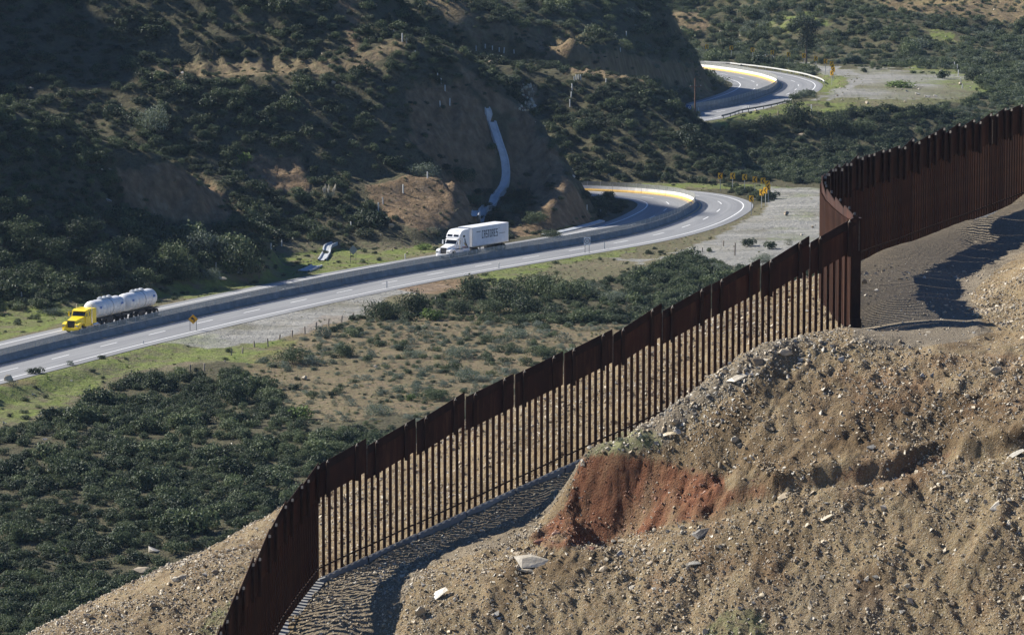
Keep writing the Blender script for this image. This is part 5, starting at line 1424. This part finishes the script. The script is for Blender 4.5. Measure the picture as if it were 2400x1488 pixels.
# low herbs and dry tufts on open ground
tuft = []
def tuft_mesh(name, m, seed, n=26):
    r = np.random.RandomState(seed); V = []; Fc = []
    for i in range(n):
        a = r.uniform(0, 6.28); d = np.array([np.cos(a), np.sin(a), 0]); L = r.uniform(.5, 1.0); s_ = np.array([-d[1], d[0], 0]) * .10
        p0 = d * r.uniform(0, .35); p1 = p0 + d * L * .5 + np.array([0, 0, L * r.uniform(.3, .8)])
        q = len(V); V += [tuple(p0 - s_), tuple(p0 + s_), tuple(p1)]; Fc.append((q, q + 1, q + 2))
    me = bpy.data.meshes.new(name); me.from_pydata(V, [], Fc); me.materials.append(m); me.update(); return me
TU = []
for i, (m_, x, y) in enumerate(((M['grass'], 300, 862), (M['leaf_bright'], 640, 805), (M['leaf_brown'], 760, 900))):
    o = bpy.data.objects.new('grass_tuft', tuft_mesh("tuft", m_, 60 + i)); col.objects.link(o); o.location = hit(x, y); o.scale = (.45,) * 3
    tag(o, ["dry yellow grass tuft on the green verge", "fresh green grass tuft beside the gravel pullout", "dead brown grass tuft on the open brown field"][i], 'grass tuft'); TU.append(o)
n = 34000
x, y = sample_ground(n, 395, 1050)
z = valley(x, y); px, py = proj(x, y, z)
d = np.where(inpoly(px, py, BROWN), .9, 0.25)
for i, p in enumerate(OPEN): d = np.where(inpoly(px, py, p), .9, d)
for p in GRAV: d = np.where(inpoly(px, py, p), .10, d)
dd = np.minimum(dist_line(x, y, LOW), dist_line(x, y, UPR)); d = np.where(dd < 10.3, 0, d)
d *= np.clip(.6 + 1.2 * fbm(x, y, 6.0, 3, 410), 0, 1.3)
kp = (rng.uniform(0, 1, n) < d) & (px > -50) & (px < 2450)
x, y, z, px, py = x[kp], y[kp], z[kp], px[kp], py[kp]; m = len(x)
isg = np.zeros(m, bool)
for p in GREEN: isg |= inpoly(px, py, p)
k = np.where(isg, rng.choice([0, 1], m, p=[.45, .55]), rng.choice([0, 2], m, p=[.55, .45]))
sc = rng.uniform(.18, .50, m)[:, None] * np.ones((m, 3)); rot = np.zeros((m, 3)); rot[:, 2] = rng.uniform(0, 6.28, m)
scatter('grass', np.stack([x, y, z - .02], -1), k, rot, sc, TU, "low grass and herbs on the verges and open ground")

# ------------------------------------------------------------------ rocks
def rock_mesh(name, m, seed, flat=1.0, n=13):
    r = np.random.RandomState(seed)
    bm = bmesh.new()
    for i in range(n):
        v = r.normal(size=3); v /= np.linalg.norm(v); v *= r.uniform(.75, 1.05)
        bm.verts.new((v[0] * .5 * r.uniform(.9, 1.1), v[1] * .42, v[2] * .36 * flat))
    bmesh.ops.convex_hull(bm, input=bm.verts)
    for v in [v for v in bm.verts if not v.link_faces]: bm.verts.remove(v)
    me = bpy.data.meshes.new(name); bm.to_mesh(me); bm.free(); me.materials.append(m); return me
RM = {}
for key, m_ in (('tan', 'rock_tan'), ('pale', 'rock_pale'), ('grey', 'rock_grey'), ('dark', 'rock_dark'), ('red', 'rock_red')):
    RM[key] = [rock_mesh("rock " + key, M[m_], 100 + 7 * i + len(key), (1.0, .45, .8)[i]) for i in range(3)]
def rock(px, py, w, key, label, shape=0, sz=1.0, tilt=0.0, cat='rock', D=None, near_=True, sy=0.8, bury=.25, grp=None):
    g = hitn(px, py) if near_ else hit(px, py)
    if g is None: return
    o = bpy.data.objects.new('boulder' if w * g.y / F > 1.0 else 'rock', RM[key][shape]); col.objects.link(o)
    W_ = w * g.y / F
    o.scale = (W_, W_ * sy, W_ * sz); o.rotation_euler = (random.uniform(-.3, .3) + (.45 if near_ else 0), tilt, random.uniform(-.4, .4))
    o.location = g + Vector((0, 0, W_ * sz * .36 * (.5 - bury)))
    tag(o, label, cat, grp)
ROCKS = [(2072,1190,42,'pale',0,1.0,-.3,"wedge shaped pale boulder standing on the lower dirt face"),(1942,1210,52,'tan',1,.35,-.5,"thin tan slab leaning on the lower dirt face"),(2330,1190,50,'pale',0,.6,-.4,"long pale boulder near the right edge"),(2348,1218,18,'tan',0,1.2,0,"small upright stone under the long pale boulder"),
 (1645,1255,56,'dark',1,.8,-.3,"dark slab lying in shadow below the red bank"),(1450,1300,34,'grey',0,.9,-.4,"blue grey block at the top of the lower face"),(1478,1314,26,'pale',0,1.3,-.5,"pale upright stone right of the blue grey block"),(1415,1335,32,'tan',0,.7,-.5,"rounded tan stone below the blue grey block"),(1625,1322,40,'grey',1,.7,-.1,"flat grey slab in the lower face"),
 (1245,1322,98,'pale',1,.42,.1,"largest pale flat slab on the ledge below the strip"),(1232,1336,60,'tan',1,.4,.1,"thin slab under the largest pale slab"),(985,1440,32,'tan',0,1.9,.15,"tall egg shaped tan stone at the lower left of the bank"),(1025,1397,62,'pale',1,.45,-.55,"long pale sloping slab above the egg shaped stone"),(1160,1440,36,'grey',0,.8,-.5,"pale grey angular stone right of the egg shaped one"),
 (1485,1378,38,'pale',1,.4,0,"thin pale stone on the lower face"),(1535,1380,22,'grey',1,.6,0,"small grey stone near the thin pale one"),(1572,1300,16,'pale',0,1.1,0,"little white stone above the flat grey slab"),(1600,1238,18,'tan',0,1.2,0,"little tan stone on the upper ledge"),(2030,1357,26,'pale',0,.7,-.4,"flat pale stone left of a rounder one"),(2052,1352,26,'grey',0,1.1,-.4,"round grey stone right of a flat pale one"),
 (2133,1408,34,'pale',0,1.3,0,"pale cracked stone below a dark hollow"),(2128,1375,22,'tan',0,1,0,"tan stone on top of the pale cracked one"),(1780,1398,34,'tan',1,.6,-.3,"tan slab in the rubble streak"),(1735,1425,22,'grey',0,1.1,0,"grey stone by the small green patch"),(2375,1068,62,'grey',1,.3,-.45,"long grey plank-like slab near the right edge"),
 (1776,855,38,'tan',0,1.25,.3,"blocky tan boulder on the mound flank"),(1730,888,60,'pale',1,.5,-.35,"pale slab leaning below the blocky tan boulder"),(1762,878,26,'pale',0,.9,-.3,"pale stone between slab and blocky boulder"),(1840,828,42,'tan',0,.6,0,"brownish rounded rock on top of the mound"),(1970,843,30,'pale',0,1.0,-.2,"pale rock on the mound right of the fence corner"),
 (1583,991,26,'tan',0,1.0,0,"tan stone in the rubble below the fence"),(1604,985,20,'pale',0,1.3,0,"pale stone right of the tan one in the rubble"),(1570,1018,44,'tan',1,.5,-.2,"flat tan slab in the rubble near the tufts"),(1593,1014,36,'pale',1,.5,.1,"flat pale slab in the rubble near the tufts"),(1722,1032,26,'tan',0,1,-.4,"tan stone on the brown slope below the rubble"),(1780,985,22,'tan',0,1.5,0,"upright tan stone on the brown slope"),
 (2116,865,22,'pale',0,.9,-.4,"pale stone near the road edge"),(2160,880,22,'pale',0,.7,-.3,"white stone beside a dark gap"),(2185,880,26,'grey',0,.8,-.3,"grey white stone right of a dark gap"),(2335,872,44,'tan',0,.7,.2,"long brown stone below the road edge"),(2120,965,24,'tan',0,1.4,-.3,"upright yellowish stone on the upper face"),
 (1866,1033,22,'tan',0,.8,0,"tan stone half way down the face"),(2040,1050,30,'grey',0,1.2,-.5,"grey block in the notch of the face"),(2090,1048,24,'tan',0,1.2,0,"tan block in the notch of the face"),(1840,1165,44,'tan',1,.4,-.3,"thin tan slab at the notch foot"),(1305,1252,30,'red',0,.6,0,"red block at the foot of the red bank"),(1265,1272,40,'red',0,.5,0,"flat red block at the end of the red bank"),
 (1385,1288,28,'red',1,.7,0,"red slab spilled below the bank"),(1460,1268,30,'tan',1,.6,0,"tan slab spilled below the red bank"),(430,1355,34,'tan',0,.7,0,"rock in the pile outside the fence"),(412,1360,26,'tan',0,.9,0,"second rock of the pile outside the fence"),(480,1345,28,'pale',0,.7,-.2,"pale rock right of the pile outside the fence"),(505,1342,24,'tan',0,.9,0,"tan rock at the end of the pile outside the fence"),
 (360,1420,26,'tan',0,1,0,"reddish rock low on the outer slope"),(2026,665,15,'tan',0,1.9,.2,"oval tan stone standing beside the corner post")]
for px_, py_, w, key, sh, sz, ti, lab in ROCKS: rock(px_, py_, w, key, lab, sh, sz, ti)
VROCKS = [(177,978,30,'pale',0,1.1,"large sunlit tan boulder at the edge of the scrub"),(20,893,26,'tan',0,1.4,"orange tan boulder at the frame edge by the highway"),(360,1292,44,'pale',0,.9,"big whitish boulder deep in the scrub"),(650,1130,56,'pale',0,.6,"long pale boulder in the scrub near the fence"),(335,1342,66,'tan',0,.5,"flat tan boulder beside the outer dirt slope"),
 (403,1228,20,'pale',0,1,"small white rock in the scrub above the big boulder"),(255,472,26,'grey',0,.9,"light grey block fallen under the shaded cut"),(240,398,14,'pale',0,.8,"left of two white rocks on the shaded crest"),(258,398,14,'pale',0,.9,"right of two white rocks on the shaded crest"),(520,655,30,'tan',0,.5,"low grey boulder on the verge before the blank sign"),(10,992,18,'pale',0,1,"white rock at the frame edge below the grass"),
 (78,925,18,'pale',0,.8,"white rock on the step of the ledge"),(167,892,10,'pale',0,.8,"small white rock in the ledge grass"),(265,918,12,'pale',0,1,"white stone beside the ledge posts"),(105,1030,20,'pale',0,.7,"white rock just below the sunlit boulder"),(205,1038,14,'pale',0,1,"upright white rock in the upper scrub"),(155,1160,14,'pale',0,.7,"pale rock in the middle scrub left part"),(55,1200,24,'pale',0,.8,"pale rock near the left edge of the scrub"),(12,1240,26,'pale',0,.9,"pale rock cut by the left edge"),(135,1185,26,'pale',0,.5,"flat pale rock in the middle scrub"),
 (330,1150,30,'pale',0,.4,"flat white rocks in a streak"),(395,1165,34,'pale',0,.4,"flat pale rock at the streak's end"),(325,1232,14,'pale',0,1,"white rock above the dark hollow"),(155,1212,20,'grey',0,1,"grey rock in the left scrub"),(460,910,14,'pale',0,1.2,"white stone on the ledge under the big bush"),
 (1720,52,22,'pale',0,.8,"brightest white rock high on the far hill"),(1690,75,14,'pale',0,.8,"white rock left of the tree on the far hill"),(1737,85,16,'pale',0,.6,"white rock halfway down the far hill"),(1640,22,18,'pale',0,.7,"white rock at the top of the far hill"),(1855,20,22,'pale',0,.5,"white rocks near the top edge"),(1722,116,9,'pale',0,2.0,"upright white stone above the far chevrons"),(2150,222,22,'pale',0,.7,"pale boulder in the row on the terrace"),(2125,215,18,'pale',0,.8,"second boulder of the terrace row"),(2172,227,24,'pale',0,.6,"third boulder of the terrace row"),(2192,226,16,'pale',0,.8,"last boulder of the terrace row"),
 (1345,415,11,'pale',0,1.6,"white stone topped mound at the end of the cut"),(1880,318,24,'tan',0,.5,"tan rock on the knoll under the terrace")]
for px_, py_, w, key, sh, sz, lab in VROCKS: rock(px_, py_, w, key, lab, sh, sz, 0, near_=False, bury=.15)
# pale outcrop on the crest between the hills
oc = empty('rock_outcrop', hit(1235, 250), 0, "sunlit pale rock outcrop at the crest between the two hills", 'rock outcrop'); rr = random.Random(8)
b0 = Vector(oc.location)
for k in range(46):
    x = rr.uniform(1218, 1252); y = rr.uniform(198, 262); g = hit(x, y)
    if g is None: continue
    o = bpy.data.objects.new('stone', RM['tan' if k % 4 else 'pale'][k % 3]); col.objects.link(o); o.parent = oc
    o.location = g - b0; w = rr.uniform(.6, 1.4); o.scale = (w, w, w * rr.uniform(.7, 1.3)); o.rotation_euler = (rr.uniform(0, 3), rr.uniform(0, 3), rr.uniform(0, 6))
# prototype stones for the gravel: small real stones lying on the slope
GP = []
for i, (key, sh, x, y) in enumerate((('tan', 0, 1500, 1420), ('tan', 1, 1900, 1300), ('grey', 0, 1700, 960), ('pale', 0, 1650, 1000), ('tan', 2, 2100, 1260), ('red', 0, 1500, 1250))):
    g = hitn(x, y)
    o = bpy.data.objects.new('stone', RM[key][sh]); col.objects.link(o); o.location = g; o.scale = (.16,) * 3
    tag(o, ["small tan stone on the lower face near the green patch", "thin tan stone on the lower face", "small grey stone in the rubble below the mound top", "small pale stone in the rubble below the fence", "tan stone in the middle of the lower face", "red stone at the foot of the red bank"][i], 'stone', 'small stones on the dirt slope'); GP.append(o)
RUB = [(1375,1062),(1500,985),(1600,925),(1760,820),(1850,785),(1960,795),(1900,850),(1780,900),(1740,960),(1640,1030),(1560,1060),(1450,1062)]
def gravel(n, smin, smax, rubble_only, name, label):
    # denser towards the visible slope: sample in the plan rectangle of the near hillside
    x = rng.uniform(-25, 25, n); y = rng.uniform(177, 221, n)
    z = near(x, y); px, py = proj(x, y, z)
    ok = (px > -20) & (px < 2420) & (py < 1520) & (py > 480)
    d = np.clip(.65 + 1.3 * fbm(x, y, 2.4, 3, 501), .12, 1)
    rub = inpoly(px + fbm(x, y, 1.2, 2, 502) * 20, py, RUB); low_ = inpoly(px, py, [(1600,1488),(1750,1350),(2000,1330),(2150,1400),(2100,1488)]) | inpoly(px, py, [(880,1488),(1000,1340),(1300,1290),(1400,1400),(1300,1488)])
    crest = inpoly(px, py, [(1800,790),(2000,790),(2400,860),(2400,930),(2200,890),(1980,860),(1800,850)])
    if rubble_only: d = np.where(rub, 1.0, np.where(low_ | crest, .22, .05))
    road_ = inpoly(px, py, [(1990,400),(2450,440),(2440,590),(2330,640),(2275,690),(2290,745),(2420,790),(2420,850),(2200,820),(1990,785)])
    d = np.where(road_, .04, d)
    red_ = inpoly(px, py, RED); d = np.where(red_, d * .5, d)
    kp = ok & (rng.uniform(0, 1, n) < d)
    x, y, z, rub, red_ = x[kp], y[kp], z[kp], rub[kp], red_[kp]; m = len(x)
    s = smin * (smax / smin) ** (rng.uniform(0, 1, m) ** 2.2)
    k = rng.choice([0, 1, 4, 2, 3], m, p=[.32, .24, .18, .12, .14])
    k = np.where(rub, rng.choice([2, 3, 4, 0], m, p=[.22, .36, .24, .18]), k)
    k = np.where(red_ & (rng.uniform(0, 1, m) < .75), 5, k)
    e = .12
    nx = (near(x + e, y) - near(x - e, y)) / (2 * e); ny = (near(x, y + e) - near(x, y - e)) / (2 * e)
    rot = np.stack([np.arctan(ny) + rng.normal(0, .5, m), -np.arctan(nx) + rng.normal(0, .5, m), rng.uniform(0, 6.28, m)], -1)
    sc = np.stack([s, s, s * rng.uniform(.6, 1.1, m)], -1)
    scatter(name, np.stack([x, y, z + s * .06], -1), k, rot, sc, GP, label)
gravel(340000, .04, .17, False, 'gravel', "loose stones and gravel strewn over the dirt slopes")
gravel(60000, .10, .40, True, 'rubble', "coarse pale rubble heaped on the mound flank and slope foot")
gravel(22000, .14, .34, False, 'cobbles', "fist to head sized stones lying on the dirt slopes")
# stones on the valley hills
VP = []
for key, x, y in (('pale', 120, 1120), ('tan', 880, 860)):
    o = bpy.data.objects.new('rock', RM[key][0]); col.objects.link(o); o.location = hit(x, y); o.scale = (.7,) * 3
    tag(o, {"pale": "small pale rock half hidden in the left scrub", "tan": "small tan rock on the open brown field"}[key], 'rock'); VP.append(o)
n = 5200
x, y = sample_ground(n, 350, 1180); z = valley(x, y); px, py = proj(x, y, z)
dd = np.minimum(dist_line(x, y, LOW), dist_line(x, y, UPR)); cl = fbm(x, y, 16.0, 3, 601)
kp = (dd > 11) & (rng.uniform(0, 1, n) < np.clip(cl * 2.2, 0.03, 1) * np.where(y < 640, .35, 1)); x, y, z = x[kp], y[kp], z[kp]; m = len(x)
s = .3 * (1.3 / .3) ** (rng.uniform(0, 1, m) ** 2.4)
scatter('scattered_rocks', np.stack([x, y, z + s * .22], -1), rng.choice([0, 1], m, p=[.35, .65]), rng.uniform(-.6, .6, (m, 3)) + np.array([0, 0, 1]) * rng.uniform(0, 6, (m, 1)), np.stack([s, s, s * .9], -1), VP, "pale rocks scattered between the shrubs on the slopes")

# ------------------------------------------------------------------ air
hz = MB(); hz.box((0, 700, 65), (1300, 1560, 190)); hz = hz.build('haze', None); hz.data.materials.clear()
hm = bpy.data.materials.new("haze"); hm.use_nodes = True; hn = hm.node_tree; hn.nodes.clear()
ho = hn.nodes.new("ShaderNodeOutputMaterial"); hv = hn.nodes.new("ShaderNodeVolumePrincipled")
hv.inputs["Color"].default_value = (0.55, 0.75, 1.0, 1); hv.inputs["Density"].default_value = HAZE; hv.inputs["Anisotropy"].default_value = 0.0
hn.links.new(hv.outputs[0], ho.inputs["Volume"]); hz.data.materials.append(hm)
tag(hz, "thin blue air haze filling the valley", kind='stuff')
